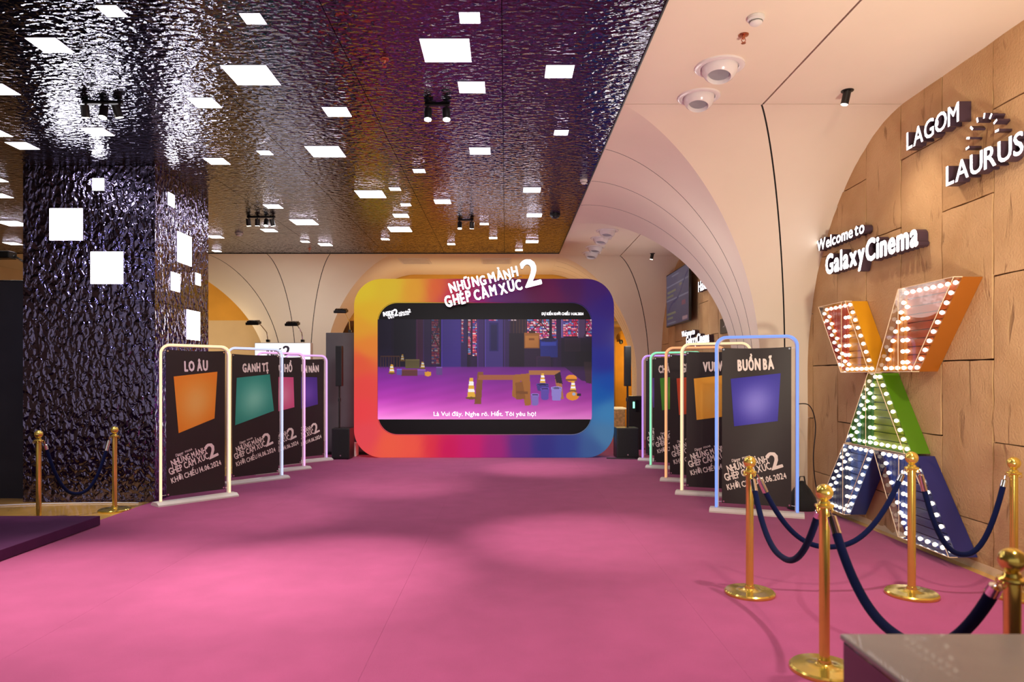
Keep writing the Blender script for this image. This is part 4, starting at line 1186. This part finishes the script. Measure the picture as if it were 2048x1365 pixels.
def tray(poly, crease, c_side, c_far, c_near, nm):
    """poly in (depth along wall, height); bulbs, slats and clear cover are its sub-parts"""
    P = [(p[0] - OS, p[1] - OZ) for p in poly]; cr = crease - OS
    ms = mat('enamel_' + nm, c_side, .3, noise=.06, nscale=3, coat=.3)
    I = inset(P, .012); n = len(P); b = MB()
    V = [(-.002, *p) for p in P] + [(-TD, *p) for p in P] + [(-TD, *p) for p in I] + [(-TD + .030, *p) for p in I]
    F = []
    for k in range(n):
        q = (k + 1) % n; F += [(k, q, n + q, n + k), (n + k, n + q, 2 * n + q, 2 * n + k), (2 * n + k, 2 * n + q, 3 * n + q, 3 * n + k)]
    F += [tuple(range(3 * n, 4 * n)), tuple(range(n))]
    t = b.add(V, F).obj('letter_box', ms, star)
    slats = MB
    far = clip(I, (-1, 0), -cr); near = clip(I, (1, 0), cr)
    for (reg, vert, col, key) in [(far, True, c_far, 'far'), (near, False, c_near, 'near')]:
        if len(reg) < 3: continue
        m = mat(f'slat_{nm}_{key}', col, .4, noise=.06, nscale=4)
        ax = 0 if vert else 1; lo = min(p[ax] for p in reg); hi = max(p[ax] for p in reg); st = .062 if vert else .072; a = lo
        while a < hi - .004:
            nrm = (1, 0) if vert else (0, 1); neg = (-1, 0) if vert else (0, -1)
            s = clip(clip(reg, nrm, min(a + st - .009, hi)), neg, -a)
            if len(s) >= 3:
                k = len(s); V = [(-TD + .014, *p) for p in s] + [(-TD + .0295, *p) for p in s]
                F = [tuple(range(k)), tuple(range(k, 2 * k))[::-1]] + [(i, (i + 1) % k, k + (i + 1) % k, k + i) for i in range(k)]
                MB().add(V, F).obj('slat', m, t)
            a += st
    spots = []
    B = inset(P, .036)
    for a, c in zip(B, B[1:] + B[:1]):
        L = math.dist(a, c); k = max(1, round(L / .1))
        for i in range(k): spots.append((a[0] + (c[0] - a[0]) * i / k, a[1] + (c[1] - a[1]) * i / k))
    zs = [p[1] for p in B]; z = min(zs) + .05
    while z < max(zs) - .05:
        for off in (-.034, .034):
            q = (cr + off, z)
            J2 = inset(P, .05)
            ok = len(J2) >= 3 and len(clip(clip(J2, (1, 0), q[0] + 1e-4), (-1, 0), -q[0] + 1e-4)) >= 2
            seg2 = clip(clip(J2, (1, 0), q[0] + .002), (-1, 0), -(q[0] - .002))
            if seg2 and min(p[1] for p in seg2) < z < max(p[1] for p in seg2) and all(math.dist(q, s) > .05 for s in spots): spots.append(q)
        z += .1
    for q in spots: link('bulb', bulb_me, t, (-TD + .018, *q), (0, -math.pi / 2, 0))
    n = len(P); V = [(-AD, *p) for p in P] + [(-TD, *p) for p in P]
    cv = MB().add(V, [tuple(range(n))] + [(k, (k + 1) % n, n + (k + 1) % n, n + k) for k in range(n)]).obj('clear_cover', ACRYLIC, t)
    e = MB()
    for k in range(n):
        q = (k + 1) % n; e.tube([V[k], V[q]], .0035, 5); e.tube([V[k], V[n + k]], .0035, 5)
    zl = min(p[1] for p in clip(P, (1, 0), cr + .001)); seg3 = clip(clip(P, (1, 0), cr + .002), (-1, 0), -(cr - .002))
    if seg3: e.tube([(-AD, cr, min(p[1] for p in seg3)), (-AD, cr, max(p[1] for p in seg3))], .0035, 5)
    tag(e.obj('cover_edge', ACRYLICEDGE, t), kind='stuff')
    return t


tray([(7.26, 1.60), (6.70, 1.60), (7.17, 2.35), (7.78, 2.35)], 7.25, lin(214, 150, 16), lin(190, 66, 20), lin(220, 150, 30), 'yellow')
tray([(6.58, 1.60), (6.00, 1.60), (5.43, 2.35), (6.20, 2.35)], 6.20, lin(160, 92, 24), lin(226, 150, 56), lin(190, 88, 30), 'orange')
tray([(7.17, .865), (6.10, .865), (6.60, 1.59), (6.72, 1.59)], 6.76, lin(84, 136, 22), lin(54, 124, 30), lin(150, 172, 44), 'green')
tray([(7.76, .10), (7.20, .10), (6.70, .85), (7.20, .85)], 7.22, lin(44, 66, 140), lin(36, 56, 110), lin(60, 96, 176), 'blue')
tray([(6.20, .10), (5.49, .10), (6.04, .85), (6.62, .85)], 6.19, lin(40, 44, 112), lin(60, 84, 170), lin(40, 50, 120), 'navy')
